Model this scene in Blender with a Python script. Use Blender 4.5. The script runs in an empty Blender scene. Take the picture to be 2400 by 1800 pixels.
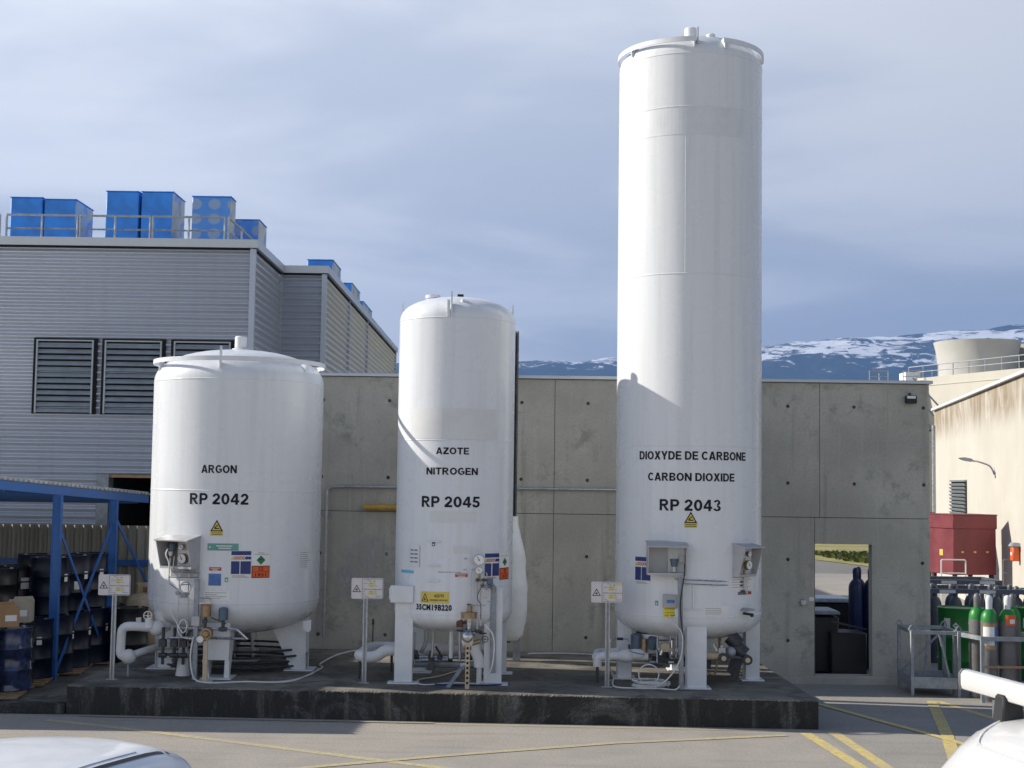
import bpy, math, random
from mathutils import Vector, Matrix
PI = math.pi
sc = bpy.context.scene
col = sc.collection
RND = random.Random(7)

# ------------------------------------------------------------------ camera, sky, sun, exposure
def make_camera(h=2.95, pitch=4.0, roll=0.0138, lens=49.5):
    p = math.radians(pitch)
    f = Vector((0, math.cos(p), math.sin(p))); r0 = Vector((1, 0, 0)); u0 = r0.cross(f)
    c, s = math.cos(roll), math.sin(roll)
    r = r0 * c + u0 * s; u = u0 * c - r0 * s
    m = Matrix(((r.x, u.x, -f.x, 0), (r.y, u.y, -f.y, 0), (r.z, u.z, -f.z, h), (0, 0, 0, 1)))
    cd = bpy.data.cameras.new('camera'); cd.lens = lens; cd.sensor_width = 36; cd.clip_start = .1; cd.clip_end = 40000
    co = bpy.data.objects.new('camera', cd); col.objects.link(co); co.matrix_world = m
    sc.camera = co
make_camera()

SUN_EL, SUN_AZ = 29.5, -80.0        # azimuth from +y towards +x, degrees
wd = bpy.data.worlds.new('World'); sc.world = wd; wd.use_nodes = True
def make_world():
    nt = wd.node_tree; N = nt.nodes; Lk = nt.links.new
    for n in list(N): N.remove(n)
    out = N.new('ShaderNodeOutputWorld')
    sky = N.new('ShaderNodeTexSky'); sky.sky_type = 'NISHITA'; sky.sun_disc = False
    sky.sun_elevation = math.radians(SUN_EL); sky.sun_rotation = math.radians(SUN_AZ); sky.altitude = 300
    sky.air_density = 1.0; sky.dust_density = .6; sky.ozone_density = 2.5
    b1 = N.new('ShaderNodeBackground'); b1.inputs['Strength'].default_value = .085; Lk(sky.outputs[0], b1.inputs['Color'])
    tc = N.new('ShaderNodeTexCoord'); sep = N.new('ShaderNodeSeparateXYZ'); Lk(tc.outputs['Generated'], sep.inputs[0])
    def mth(op, a, b=None):
        n = N.new('ShaderNodeMath'); n.operation = op
        for i, v in enumerate((a, b)):
            if v is None: continue
            if isinstance(v, (int, float)): n.inputs[i].default_value = v
            else: Lk(v, n.inputs[i])
        return n.outputs[0]
    zz = mth('ADD', mth('MAXIMUM', sep.outputs['Z'], 0.0), .22)
    cmb = N.new('ShaderNodeCombineXYZ'); Lk(mth('DIVIDE', sep.outputs['X'], zz), cmb.inputs[0]); Lk(mth('DIVIDE', sep.outputs['Y'], zz), cmb.inputs[1])
    def noise(scale, detail, rough, dist, loc):
        mp = N.new('ShaderNodeMapping'); mp.inputs['Location'].default_value = loc; mp.inputs['Scale'].default_value = (.75, 1.35, 1)
        mp.inputs['Rotation'].default_value = (0, 0, math.radians(-14)); Lk(cmb.outputs[0], mp.inputs[0])
        n = N.new('ShaderNodeTexNoise'); n.inputs['Scale'].default_value = scale; n.inputs['Detail'].default_value = detail
        n.inputs['Roughness'].default_value = rough; n.inputs['Distortion'].default_value = dist; Lk(mp.outputs[0], n.inputs[0]); return n.outputs[0]
    def ramp(x, a, b, lo=0., hi=1.):
        r = N.new('ShaderNodeMapRange'); r.interpolation_type = 'SMOOTHSTEP'
        for i, v in enumerate((a, b, lo, hi)): r.inputs[1 + i].default_value = v
        Lk(x, r.inputs[0]); return r.outputs[0]
    n1 = noise(.85, 5, .5, .3, (3.1, 1.3, 0)); n2 = noise(2.1, 5, .55, .5, (7.7, 2.2, 0))
    cover = ramp(mth('ADD', mth('MULTIPLY', n1, .72), mth('MULTIPLY', n2, .28)), .28, .55, .92, 1.)
    mask = mth('MULTIPLY', cover, ramp(sep.outputs['Z'], .32, .58, 1., .03))      # the thin layer thickens towards the horizon
    shade = ramp(noise(1.15, 5, .55, .5, (1.4, 8.5, 0)), .36, .62)
    cr = N.new('ShaderNodeMix'); cr.data_type = 'RGBA'; Lk(shade, cr.inputs[0])
    cr.inputs[6].default_value = (.375, .405, .465, 1); cr.inputs[7].default_value = (.53, .548, .585, 1)
    e, az = math.radians(SUN_EL), math.radians(SUN_AZ)      # cloud scatters forward: brighter towards the sun
    dp = N.new('ShaderNodeVectorMath'); dp.operation = 'DOT_PRODUCT'; Lk(tc.outputs['Generated'], dp.inputs[0]); dp.inputs[1].default_value = (math.sin(az) * math.cos(e), math.cos(az) * math.cos(e), math.sin(e))
    b2s = ramp(dp.outputs['Value'], -.15, .65, .98, 1.45)
    b2 = N.new('ShaderNodeBackground'); Lk(cr.outputs[2], b2.inputs['Color']); Lk(b2s, b2.inputs['Strength'])
    mx = N.new('ShaderNodeMixShader'); Lk(mask, mx.inputs[0]); Lk(b1.outputs[0], mx.inputs[1]); Lk(b2.outputs[0], mx.inputs[2])
    Lk(mx.outputs[0], out.inputs['Surface'])
make_world()
def make_sun():
    e, a = math.radians(SUN_EL), math.radians(SUN_AZ)
    d = Vector((math.sin(a) * math.cos(e), math.cos(a) * math.cos(e), math.sin(e)))
    ld = bpy.data.lights.new('sun', 'SUN'); ld.energy = 5.0; ld.angle = math.radians(.53); ld.color = (1, .93, .82)
    lo = bpy.data.objects.new('sun', ld); col.objects.link(lo); lo.rotation_euler = d.to_track_quat('Z', 'Y').to_euler(); lo.location = d * 60
make_sun()
vs = sc.view_settings; vs.view_transform = 'Standard'; vs.look = 'None'; vs.gamma = 1; vs.exposure = 0.55; vs.use_curve_mapping = False
sc.cycles.use_denoising = True
sc.cycles.max_bounces = 6; sc.cycles.diffuse_bounces = 3; sc.cycles.glossy_bounces = 3; sc.cycles.transparent_max_bounces = 8; sc.cycles.volume_bounces = 0

# ------------------------------------------------------------------ materials
MT = {}
class NT:
    def __init__(s, name):
        m = bpy.data.materials.new(name); m.use_nodes = True; s.m = m; s.nt = m.node_tree; s.N = s.nt.nodes
        s.b = s.N['Principled BSDF']; s.tc = s.N.new('ShaderNodeTexCoord'); MT[name] = m
    def lk(s, a, b): s.nt.links.new(a, b)
    def map(s, scale=(1, 1, 1), loc=(0, 0, 0), rot=(0, 0, 0), coord='Object'):
        n = s.N.new('ShaderNodeMapping'); n.inputs['Scale'].default_value = scale; n.inputs['Location'].default_value = loc; n.inputs['Rotation'].default_value = rot
        s.lk(s.tc.outputs[coord], n.inputs[0]); return n.outputs[0]
    def noise(s, scale, detail=4, rough=.55, dist=0., vec=None):
        n = s.N.new('ShaderNodeTexNoise'); n.inputs['Scale'].default_value = scale; n.inputs['Detail'].default_value = detail
        n.inputs['Roughness'].default_value = rough; n.inputs['Distortion'].default_value = dist
        s.lk(vec if vec is not None else s.tc.outputs['Object'], n.inputs[0]); return n.outputs[0]
    def rng(s, x, a, b, lo=0., hi=1., smooth=True):
        n = s.N.new('ShaderNodeMapRange'); n.interpolation_type = 'SMOOTHSTEP' if smooth else 'LINEAR'
        for i, v in enumerate((a, b, lo, hi)): n.inputs[1 + i].default_value = v
        s.lk(x, n.inputs[0]); return n.outputs[0]
    def mix(s, fac, a, b, mode='MIX'):
        n = s.N.new('ShaderNodeMix'); n.data_type = 'RGBA'; n.blend_type = mode
        for i, v in ((0, fac), (6, a), (7, b)):
            if isinstance(v, (int, float)): n.inputs[i].default_value = v
            elif isinstance(v, tuple): n.inputs[i].default_value = (*v, 1)
            else: s.lk(v, n.inputs[i])
        return n.outputs[2]
    def mth(s, op, a, b=None):
        n = s.N.new('ShaderNodeMath'); n.operation = op
        for i, v in enumerate((a, b)):
            if v is None: continue
            if isinstance(v, (int, float)): n.inputs[i].default_value = v
            else: s.lk(v, n.inputs[i])
        return n.outputs[0]
    def xyz(s, vec=None):
        n = s.N.new('ShaderNodeSeparateXYZ'); s.lk(vec if vec is not None else s.tc.outputs['Object'], n.inputs[0]); return n.outputs
    def bump(s, h, strength=.2, dist=.01):
        n = s.N.new('ShaderNodeBump'); n.inputs['Strength'].default_value = strength; n.inputs['Distance'].default_value = dist
        s.lk(h, n.inputs['Height']); s.lk(n.outputs[0], s.b.inputs['Normal'])
    def set(s, color=None, rough=None, metal=None, coat=None, spec=None):
        for k, v in (('Base Color', color), ('Roughness', rough), ('Metallic', metal), ('Coat Weight', coat), ('Specular IOR Level', spec)):
            if v is None: continue
            if isinstance(v, (int, float)): s.b.inputs[k].default_value = v
            elif isinstance(v, tuple): s.b.inputs[k].default_value = (*v, 1)
            else: s.lk(v, s.b.inputs[k])
        return s.m

def mat(name, c, rough=.5, metal=0., var=.12, vsc=5., bump=0., bsc=60., coat=0., coord='Object'):
    n = NT(name); a = tuple(x * (1 - var) for x in c); b = tuple(min(1, x * (1 + var)) for x in c)
    nz = n.noise(vsc, 5, .6, .2)
    n.set(n.mix(n.rng(nz, .3, .7), a, b), n.rng(nz, .3, .7, max(.03, rough - .07), min(1, rough + .07)), metal, coat)
    if bump: n.bump(n.noise(bsc, 4), bump, .006)
    return n.m

# white enamel of the vessels: faint vertical run-off marks
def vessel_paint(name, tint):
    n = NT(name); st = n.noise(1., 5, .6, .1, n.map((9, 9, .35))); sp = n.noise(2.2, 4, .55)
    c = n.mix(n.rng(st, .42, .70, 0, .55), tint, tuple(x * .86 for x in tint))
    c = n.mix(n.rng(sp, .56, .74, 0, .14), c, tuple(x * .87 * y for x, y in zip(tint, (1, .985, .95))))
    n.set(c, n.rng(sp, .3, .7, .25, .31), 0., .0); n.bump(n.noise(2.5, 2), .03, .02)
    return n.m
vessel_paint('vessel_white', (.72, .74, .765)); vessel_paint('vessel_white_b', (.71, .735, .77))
mat('paint_white', (.70, .72, .745), .45, var=.05)
mat('insulation_white', (.70, .705, .71), .55, var=.05, bump=.25, bsc=18)
mat('weld_white', (.56, .57, .57), .5, var=.08)
mat('patch_white', (.675, .695, .72), .5, var=.05, vsc=3); mat('patch_warm', (.66, .67, .675), .5, var=.04, vsc=3)
mat('ink', (.006, .006, .013), .8, var=.0); mat('ink_grey', (.16, .17, .20), .6, var=.1)
mat('navy_print', (.020, .035, .17), .45, var=.15, vsc=8); mat('white_print', (.74, .74, .70), .5, var=.05)
mat('orange_print', (.68, .105, .02), .5, var=.12); mat('green_print', (.015, .17, .055), .5, var=.15); mat('teal_print', (.13, .33, .29), .5, var=.1)
mat('red_print', (.45, .05, .025), .5, var=.1); mat('blue_print', (.06, .17, .42), .5, var=.25, vsc=14); mat('cyan_print', (.11, .42, .55), .5, var=.08)
mat('yellow_print', (.66, .52, .11), .5, var=.1); mat('yellow_bright', (.80, .66, .03), .5, var=.08); mat('yellow_pale', (.66, .60, .26), .5, var=.08)
mat('sign_plate', (.66, .62, .62), .5, var=.05); mat('paper', (.78, .78, .76), .7, var=.04)
mat('galvanised', (.42, .44, .46), .42, .75, var=.18, vsc=14); mat('galvanised_dull', (.30, .33, .36), .55, .4, var=.2, vsc=10)
mat('steel', (.52, .52, .52), .28, .9, var=.12, vsc=20); mat('steel_tube', (.45, .45, .46), .3, .9, var=.1)
mat('brass', (.33, .25, .13), .42, .7, var=.15, vsc=20); mat('bronze', (.36, .25, .15), .45, .6, var=.2, vsc=20)
mat('dark_metal', (.055, .058, .065), .5, .3, var=.3, vsc=15); mat('black_rubber', (.016, .016, .018), .55, var=.2)
mat('rusty', (.13, .065, .04), .8, .1, var=.35, vsc=12, bump=.4); mat('blue_grey_metal', (.10, .145, .20), .45, .3, var=.15)
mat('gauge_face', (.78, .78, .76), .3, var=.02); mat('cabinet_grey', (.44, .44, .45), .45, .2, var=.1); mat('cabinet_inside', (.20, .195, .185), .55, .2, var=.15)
mat('cable_white', (.68, .68, .66), .5, var=.1); mat('yellow_pipe', (.50, .30, .05), .5, var=.15)
mat('canopy_blue', (.028, .135, .43), .42, var=.12, vsc=4); mat('roof_sheet_pale', (.58, .58, .56), .5, .3, var=.12)
mat('drum_navy', (.004, .008, .026), .42, var=.25); mat('drum_black', (.007, .008, .010), .45, var=.25); mat('drum_wrapped', (.030, .045, .11), .16, var=.6, vsc=6, bump=.5, bsc=14, coat=.6)
mat('cardboard', (.36, .225, .11), .8, var=.12); mat('cardboard_pale', (.40, .37, .30), .8, var=.1); mat('wood', (.30, .21, .12), .8, var=.25, vsc=9)
mat('beige_steel', (.52, .42, .29), .55, var=.15)
mat('blue_unit', (.045, .28, .86), .55, var=.2, vsc=2.2)
mat('coping_metal', (.50, .53, .56), .38, .55, var=.06, vsc=2); mat('trim_metal', (.42, .46, .53), .38, .6, var=.08, vsc=2)
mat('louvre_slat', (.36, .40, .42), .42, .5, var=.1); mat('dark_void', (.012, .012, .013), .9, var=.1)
mat('red_paint', (.185, .034, .042), .55, var=.15, vsc=2.5); mat('cylinder_grey', (.17, .165, .165), .45, .1, var=.12); mat('cylinder_dark', (.10, .11, .135), .5, .1, var=.15)
mat('green_paint', (.018, .21, .035), .4, var=.12); mat('green_drum', (.012, .17, .025), .42, var=.12); mat('orange_plastic', (.72, .12, .03), .5, var=.1)
mat('rack_blue_grey', (.085, .105, .145), .5, .2, var=.2); mat('navy_cylinder', (.010, .022, .10), .4, var=.2); mat('bin_dark', (.02, .022, .025), .5, var=.2)
mat('tower_concrete', (.46, .455, .43), .8, var=.05, vsc=.5); mat('plaster_far', (.50, .48, .43), .85, var=.05, vsc=.3)
mat('car_white', (.80, .82, .85), .35, var=.01, coat=.35); mat('van_white', (.60, .60, .595), .3, var=.01, coat=.5); mat('car_glass', (.015, .017, .02), .06, var=0.)
mat('grey_plastic', (.12, .125, .13), .55, var=.1); mat('tyre', (.018, .018, .019), .8, var=.2); mat('frost', (.80, .82, .83), .7, var=.06, vsc=3, bump=.4, bsc=9)
mat('aluminium_dark', (.16, .165, .165), .5, .5, var=.2, vsc=6)

def m_asphalt(name, c, dark):
    n = NT(name); fine = n.noise(95, 3, .7); mid = n.noise(1.1, 6, .62, .3); big = n.noise(.22, 4, .5); st = n.noise(1., 5, .6, .2, n.map((.5, 4.5, 1)))
    k = n.mix(n.rng(mid, .3, .7), dark, c); k = n.mix(n.rng(big, .4, .75, 0, .5), k, tuple(x * 1.12 for x in c))
    k = n.mix(n.rng(st, .52, .70, 0, .45), k, tuple(x * .62 for x in c))
    g2 = n.noise(34, 4, .75); k = n.mix(n.rng(g2, .36, .60, .42, 0), k, tuple(x * .45 for x in c)); k = n.mix(n.rng(g2, .58, .72, 0, .35), k, tuple(min(.9, x * 1.5) for x in c)); k = n.mix(n.rng(fine, .38, .66, .34, 0), k, tuple(x * .35 for x in c)); k = n.mix(n.rng(n.noise(140, 2, .6), .60, .75, 0, .45), k, tuple(x * 1.7 for x in c))
    n.set(k, .88); n.bump(fine, .5, .006); return n.m
m_asphalt('asphalt', (.46, .42, .365), (.375, .345, .305)); m_asphalt('asphalt_grey', (.40, .375, .335), (.33, .31, .28)); m_asphalt('asphalt_road', (.25, .24, .22), (.20, .19, .18))

def m_concrete(name, c, stain=.4, streak=.4):
    n = NT(name); big = n.noise(.6, 5, .55, .15); blot = n.noise(2.3, 8, .72, .15); fine = n.noise(30, 5, .7); run = n.noise(1., 6, .65, .1, n.map((3.4, 3.4, .22))); run2 = n.noise(1., 5, .6, .1, n.map((9, 9, .5))); z = n.xyz()[2]
    k = n.mix(n.rng(big, .34, .68), tuple(x * .80 for x in c), tuple(min(1, x * 1.10) for x in c))
    k = n.mix(n.mth('MULTIPLY', n.rng(blot, .50, .66, 0, stain), n.rng(big, .40, .60)), k, tuple(x * .48 * y for x, y in zip(c, (.98, 1., .94))))
    k = n.mix(n.rng(run, .54, .74, 0, streak), k, tuple(x * .52 for x in c)); k = n.mix(n.rng(run2, .55, .72, 0, streak * .45), k, tuple(min(1, x * 1.25) for x in c))
    k = n.mix(n.rng(fine, .44, .66, 0, .34), k, tuple(x * .55 for x in c)); k = n.mix(n.rng(n.noise(11, 4, .6), .60, .76, 0, .25), k, tuple(min(1, x * 1.3) for x in c))
    n.set(k, .85); n.bump(n.noise(38, 5, .7), .22, .006); return n.m
m_concrete('concrete_wall', (.47, .455, .40), .70, .62); m_concrete('concrete_clean', (.30, .30, .29), .35, .3); m_concrete('concrete_hole', (.15, .14, .12), .3, .2)
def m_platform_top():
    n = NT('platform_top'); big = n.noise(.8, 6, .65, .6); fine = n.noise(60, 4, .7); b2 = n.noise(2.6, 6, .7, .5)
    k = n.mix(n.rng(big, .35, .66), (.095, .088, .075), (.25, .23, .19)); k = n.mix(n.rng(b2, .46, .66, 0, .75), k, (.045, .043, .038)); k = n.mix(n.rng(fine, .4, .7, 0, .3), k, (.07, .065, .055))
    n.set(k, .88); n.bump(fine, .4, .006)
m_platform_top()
def m_platform_side():
    n = NT('platform_side'); run = n.noise(1., 6, .65, .2, n.map((4.2, 4.2, .55))); pale = n.noise(1.6, 6, .7, .9); fine = n.noise(40, 5, .7)
    k = n.mix(n.rng(run, .50, .70, 0, .8), (.030, .030, .028), (.20, .19, .17)); k = n.mix(n.rng(pale, .52, .70, 0, .75), k, (.20, .205, .205)); k = n.mix(n.rng(fine, .4, .68, .55, 0), k, (.012, .012, .012))
    n.set(k, .9); n.bump(fine, .6, .01)
m_platform_side()
def m_marking():
    n = NT('road_paint_old'); w = n.noise(16, 6, .75, .3); w2 = n.noise(.9, 5, .6); f = n.mth('MULTIPLY', n.rng(w, .36, .64), n.rng(w2, .30, .62, .25, .8)); n.set(n.mix(f, (.38, .34, .28), (.66, .54, .20)), .8); n.bump(n.noise(95, 3, .7), .4, .005)
    n = NT('road_paint'); w = n.noise(16, 6, .75, .3); w2 = n.noise(1.3, 5, .6)
    f = n.mth('MULTIPLY', n.rng(w, .34, .60), n.rng(w2, .30, .55, .5, 1.)); n.set(n.mix(f, (.38, .34, .28), (.70, .54, .14)), .8); n.bump(n.noise(95, 3, .7), .4, .005)
    n = NT('road_paint_faded'); w = n.noise(14, 6, .75, .3); n.set(n.mix(n.rng(w, .42, .72, 0, .6), (.37, .33, .27), (.58, .46, .17)), .85); n.bump(n.noise(95, 3, .7), .4, .005)
m_marking()
def m_cladding():
    n = NT('cladding'); a = n.noise(.7, 4, .5, 0, n.map((.15, .15, 1.))); st = n.noise(1., 5, .6, 0, n.map((6, 6, .2)))
    k = n.mix(n.rng(a, .3, .7), (.46, .49, .55), (.54, .575, .64)); k = n.mix(n.rng(st, .5, .8, 0, .3), k, (.34, .34, .35)); n.set(k, .36, .38)
m_cladding()
def m_fence():
    n = NT('fence_sheet'); st = n.noise(1., 5, .6, 0, n.map((5, 5, .3))); n.set(n.mix(n.rng(st, .3, .7), (.26, .26, .235), (.37, .365, .33)), .55, .3)
m_fence()
def m_dots():
    n = NT('blue_unit_dots'); x = n.xyz(n.map((1, 1, 1)))
    def cell(v, p): return n.mth('SUBTRACT', n.mth('FRACT', n.mth('DIVIDE', v, p)), .5)
    u = cell(n.mth('ADD', x[0], x[1]), .38); v = cell(x[2], .30)
    d = n.mth('ADD', n.mth('POWER', u, 2), n.mth('POWER', n.mth('MULTIPLY', v, .9), 2)); m = n.rng(d, .085, .125, .55, 0)
    n.set(n.mix(m, n.mix(n.rng(n.noise(2.), .3, .7), (.09, .30, .80), (.12, .35, .86)), (.48, .52, .52)), .55)
m_dots()
def m_side():
    n = NT('blue_unit_side'); f = n.rng(n.noise(2.6, 3, .5, .4), .36, .56); n.set(n.mix(f, (.10, .30, .72), n.mix(n.rng(n.noise(5.), .4, .6), (.50, .56, .66), (.58, .58, .50))), .55)
m_side()
def m_plaster():
    n = NT('plaster_stained'); run = n.noise(1., 7, .7, 1.2, n.map((1.1, 1.1, .5))); big = n.noise(.5, 5, .6); z = n.xyz()[2]; spot = n.noise(3.2, 6, .7)
    k = n.mix(n.rng(big, .3, .7), (.50, .475, .415), (.56, .535, .475)); k = n.mix(n.rng(spot, .58, .75, 0, .35), k, (.33, .30, .24))
    f = n.mth('MULTIPLY', n.rng(z, 4.35, 5.15, 0., 1.), n.rng(run, .30, .62)); k = n.mix(n.mth('MULTIPLY', f, .85), k, (.22, .155, .085)); n.set(k, .9)
m_plaster()
def m_mountain():
    n = NT('mountain_ground'); z = n.xyz()[2]; a = n.noise(.0075, 8, .68, 1.2, n.map((1, 1, 2.6))); b = n.noise(.0016, 5, .6, .5, n.map((1, 1, 5.)))
    s = n.mth('ADD', n.mth('MULTIPLY', n.rng(z, 380, 820, 0, 1, False), .30), n.mth('ADD', n.mth('MULTIPLY', a, .75), n.mth('MULTIPLY', b, .55)))
    forest = n.mix(n.rng(n.noise(.012, 6, .7), .3, .7), (.012, .022, .024), (.04, .05, .045)); n.set(n.mix(n.rng(s, .915, .985), forest, (.78, .80, .85)), .9)
m_mountain()
def m_grass():
    n = NT('dry_grass'); n.set(n.mix(n.rng(n.noise(.6, 7, .7), .35, .65), (.20, .20, .05), (.36, .30, .11)), .95)
    n = NT('green_leaf'); n.set(n.mix(n.rng(n.noise(1.4, 5, .7), .3, .7), (.055, .085, .015), (.13, .15, .03)), .8)
m_grass()
def m_bloom():
    n = NT('lime_bloom'); o = n.N.new('ShaderNodeTexCoord'); x = n.xyz(n.map((1, 1, 1), coord='Generated')); u = n.mth('SUBTRACT', x[0], .5); w = n.mth('SUBTRACT', x[2], .5)
    d = n.mth('ADD', n.mth('MULTIPLY', u, u), n.mth('MULTIPLY', w, w)); f = n.mth('MULTIPLY', n.rng(d, .03, .21, 1., 0.), n.rng(n.noise(2.2, 6, .65, .6), .36, .66, 0., .62)); n.set((.55, .57, .60), .9); n.lk(f, n.b.inputs['Alpha'])
m_bloom()
# ------------------------------------------------------------------ building helpers
WM = {}                                   # world matrix of parents
def V(*a): return Vector(a)
class MB:
    def __init__(s): s.v = []; s.f = []; s.m = []
    def add(s, vs, fs, mi=0):
        b = len(s.v); s.v += [Vector(p) for p in vs]; s.f += [tuple(i + b for i in f) for f in fs]; s.m += [mi] * len(fs); return s
    def box(s, c, d, mi=0, R=None, taper=1.):
        x, y, z = d[0] / 2, d[1] / 2, d[2] / 2; c = Vector(c); vs = []
        for k in (-1, 1):
            t = taper if k > 0 else 1.
            for i, j in ((-1, -1), (1, -1), (1, 1), (-1, 1)):
                p = Vector((i * x * t, j * y * t, k * z)); vs.append(c + (R @ p if R else p))
        return s.add(vs, [(3, 2, 1, 0), (4, 5, 6, 7), (0, 1, 5, 4), (1, 2, 6, 5), (2, 3, 7, 6), (3, 0, 4, 7)], mi)
    def bb(s, a, b, mi=0):                # box by two corners
        return s.box([(p + q) / 2 for p, q in zip(a, b)], [abs(q - p) for p, q in zip(a, b)], mi)
    def bar(s, p, q, w, h, mi=0, up=(0, 0, 1)):   # rectangular bar from p to q
        p, q = Vector(p), Vector(q); d = q - p; l = d.length; d.normalize(); u = Vector(up)
        if abs(d.dot(u)) > .98: u = Vector((0, 1, 0))
        x = d.cross(u).normalized(); z = x.cross(d)
        R = Matrix((x, d, z)).transposed(); return s.box((p + q) / 2, (w, l, h), mi, R)
    def frame(s, d):
        d = d.normalized(); a = Vector((0, 0, 1)) if abs(d.z) < .9 else Vector((1, 0, 0)); u = d.cross(a).normalized(); return u, d.cross(u)
    def cyl(s, p, q, r, r2=None, n=14, mi=0, caps=True):
        p, q = Vector(p), Vector(q); r2 = r if r2 is None else r2; u, w = s.frame(q - p); vs = []
        for c, rr in ((p, r), (q, r2)):
            for i in range(n): a = 2 * PI * i / n; vs.append(c + (u * math.cos(a) + w * math.sin(a)) * rr)
        fs = [(i, i + n, (i + 1) % n + n, (i + 1) % n) for i in range(n)]
        if caps: fs += [tuple(range(n)), tuple(range(2 * n - 1, n - 1, -1))]
        return s.add(vs, fs, mi)
    def tube(s, pts, r, n=8, mi=0, closed=False):
        P = [Vector(p) for p in pts]; m = len(P); vs = []; prev = None
        for k in range(m):
            a = P[k - 1] if (k or closed) else P[0]; b = P[(k + 1) % m] if (k < m - 1 or closed) else P[-1]
            d = (b - a).normalized()
            if prev is None: u, w = s.frame(d)
            else:
                u = (prev - d * prev.dot(d)); u = u.normalized() if u.length > 1e-6 else s.frame(d)[0]; w = d.cross(u)
            prev = u; rr = r[k] if isinstance(r, (list, tuple)) else r
            for i in range(n): t = 2 * PI * i / n; vs.append(P[k] + (u * math.cos(t) + w * math.sin(t)) * rr)
        fs = []
        for k in range(m if closed else m - 1):
            a, b = k * n, ((k + 1) % m) * n
            for i in range(n): j = (i + 1) % n; fs.append((a + i, a + j, b + j, b + i))
        if not closed: fs += [tuple(range(n - 1, -1, -1)), tuple(range((m - 1) * n, m * n))]
        return s.add(vs, fs, mi)
    def lathe(s, prof, c=(0, 0, 0), n=32, mi=0, a0=0., a1=2 * PI, T=None):
        full = abs(a1 - a0 - 2 * PI) < 1e-6; c = Vector(c); m = n if full else n + 1; vs = []; fs = []
        for r, z in prof:
            for i in range(m):
                a = a0 + (a1 - a0) * i / n; p = Vector((max(r, 1e-4) * math.sin(a), -max(r, 1e-4) * math.cos(a), z)); vs.append(c + (T @ p if T else p))
        for k in range(len(prof) - 1):
            for i in range(n):
                j = (i + 1) % m; fs.append((k * m + i, k * m + j, (k + 1) * m + j, (k + 1) * m + i))
        return s.add(vs, fs, mi)
    def prism(s, poly, O, U, W, D, mi=0): # poly in (u,w) on the plane O+U*u+W*w, pushed along D
        O, U, W, D = Vector(O), Vector(U), Vector(W), Vector(D); n = len(poly)
        a = [O + U * u + W * w for u, w in poly]; vs = a + [p + D for p in a]
        fs = [tuple(range(n - 1, -1, -1)), tuple(range(n, 2 * n))] + [(i, (i + 1) % n, (i + 1) % n + n, i + n) for i in range(n)]
        return s.add(vs, fs, mi)
    def sphere(s, c, r, n=14, mi=0, sc3=(1, 1, 1)):
        prof = [(math.cos(t) * r, math.sin(t) * r) for t in [(-.5 + k / (n // 2)) * PI for k in range(n // 2 + 1)]]
        T = Matrix.Diagonal(sc3); return s.lathe(prof, c, n, mi, T=T)
    def ring(s, c, R, r, axis=(0, 0, 1), n=20, k=6, mi=0):
        c = Vector(c); u, w = s.frame(Vector(axis)); return s.tube([c + (u * math.cos(2 * PI * i / n) + w * math.sin(2 * PI * i / n)) * R for i in range(n)], r, k, mi, True)
    def wheel(s, c, R, axis=(0, -1, 0), mi=0):
        s.ring(c, R, R * .13, axis, 16, 5, mi); u, w = s.frame(Vector(axis)); c = Vector(c)
        for i in range(4):
            a = PI * i / 4 * 2; d = u * math.cos(a) + w * math.sin(a); s.tube([c, c + d * R], R * .09, 5, mi)
        return s.cyl(c - Vector(axis) * R * .3, c + Vector(axis) * R * .15, R * .25, n=8, mi=mi)
    def build(s, name, mats, parent=None, local=False, bevel=0., sharp=38, loc=None, smooth=True):
        me = bpy.data.meshes.new(name); vs = s.v; o = bpy.data.objects.new(name, me)
        if parent is not None:
            W = WM[parent.name]; WM[o.name] = W; o.parent = parent
            if not local: I = W.inverted(); vs = [I @ p for p in vs]
        elif loc is not None:
            o.location = loc; WM[o.name] = Matrix.Translation(loc); L_ = Vector(loc); vs = vs if local else [p - L_ for p in vs]
        else: WM[o.name] = Matrix.Identity(4)
        me.from_pydata([tuple(p) for p in vs], [], s.f)
        for m in (mats if isinstance(mats, (list, tuple)) else [mats]): me.materials.append(MT[m] if isinstance(m, str) else m)
        if any(s.m): me.polygons.foreach_set('material_index', s.m)
        if smooth:
            me.polygons.foreach_set('use_smooth', [True] * len(me.polygons)); me.set_sharp_from_angle(angle=math.radians(sharp))
        me.update(); col.objects.link(o)
        if bevel:
            b = o.modifiers.new('bevel', 'BEVEL'); b.width = bevel; b.segments = 1; b.limit_method = 'ANGLE'; b.angle_limit = math.radians(50)
        return o
def tag(o, label=None, cat=None, group=None, kind=None):
    for k, v in (('label', label), ('category', cat), ('group', group), ('kind', kind)):
        if v: o[k] = v
    return o
def thing(name, label, cat, loc=(0, 0, 0), rz=0., group=None):
    o = bpy.data.objects.new(name, None); o.empty_display_size = .2; col.objects.link(o); o.location = loc; o.rotation_euler = (0, 0, rz)
    WM[o.name] = Matrix.Translation(loc) @ Matrix.Rotation(rz, 4, 'Z'); return tag(o, label, cat, group)
def copy_tree(o, loc=None, rz=None, label=None, parent=None, mats=None):
    c = o.copy(); col.objects.link(c); c.parent = parent
    if loc is not None: c.location = loc
    if rz is not None: c.rotation_euler = (0, 0, rz)
    if label: c['label'] = label
    for ch in o.children: copy_tree(ch, parent=c)
    return c
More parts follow.
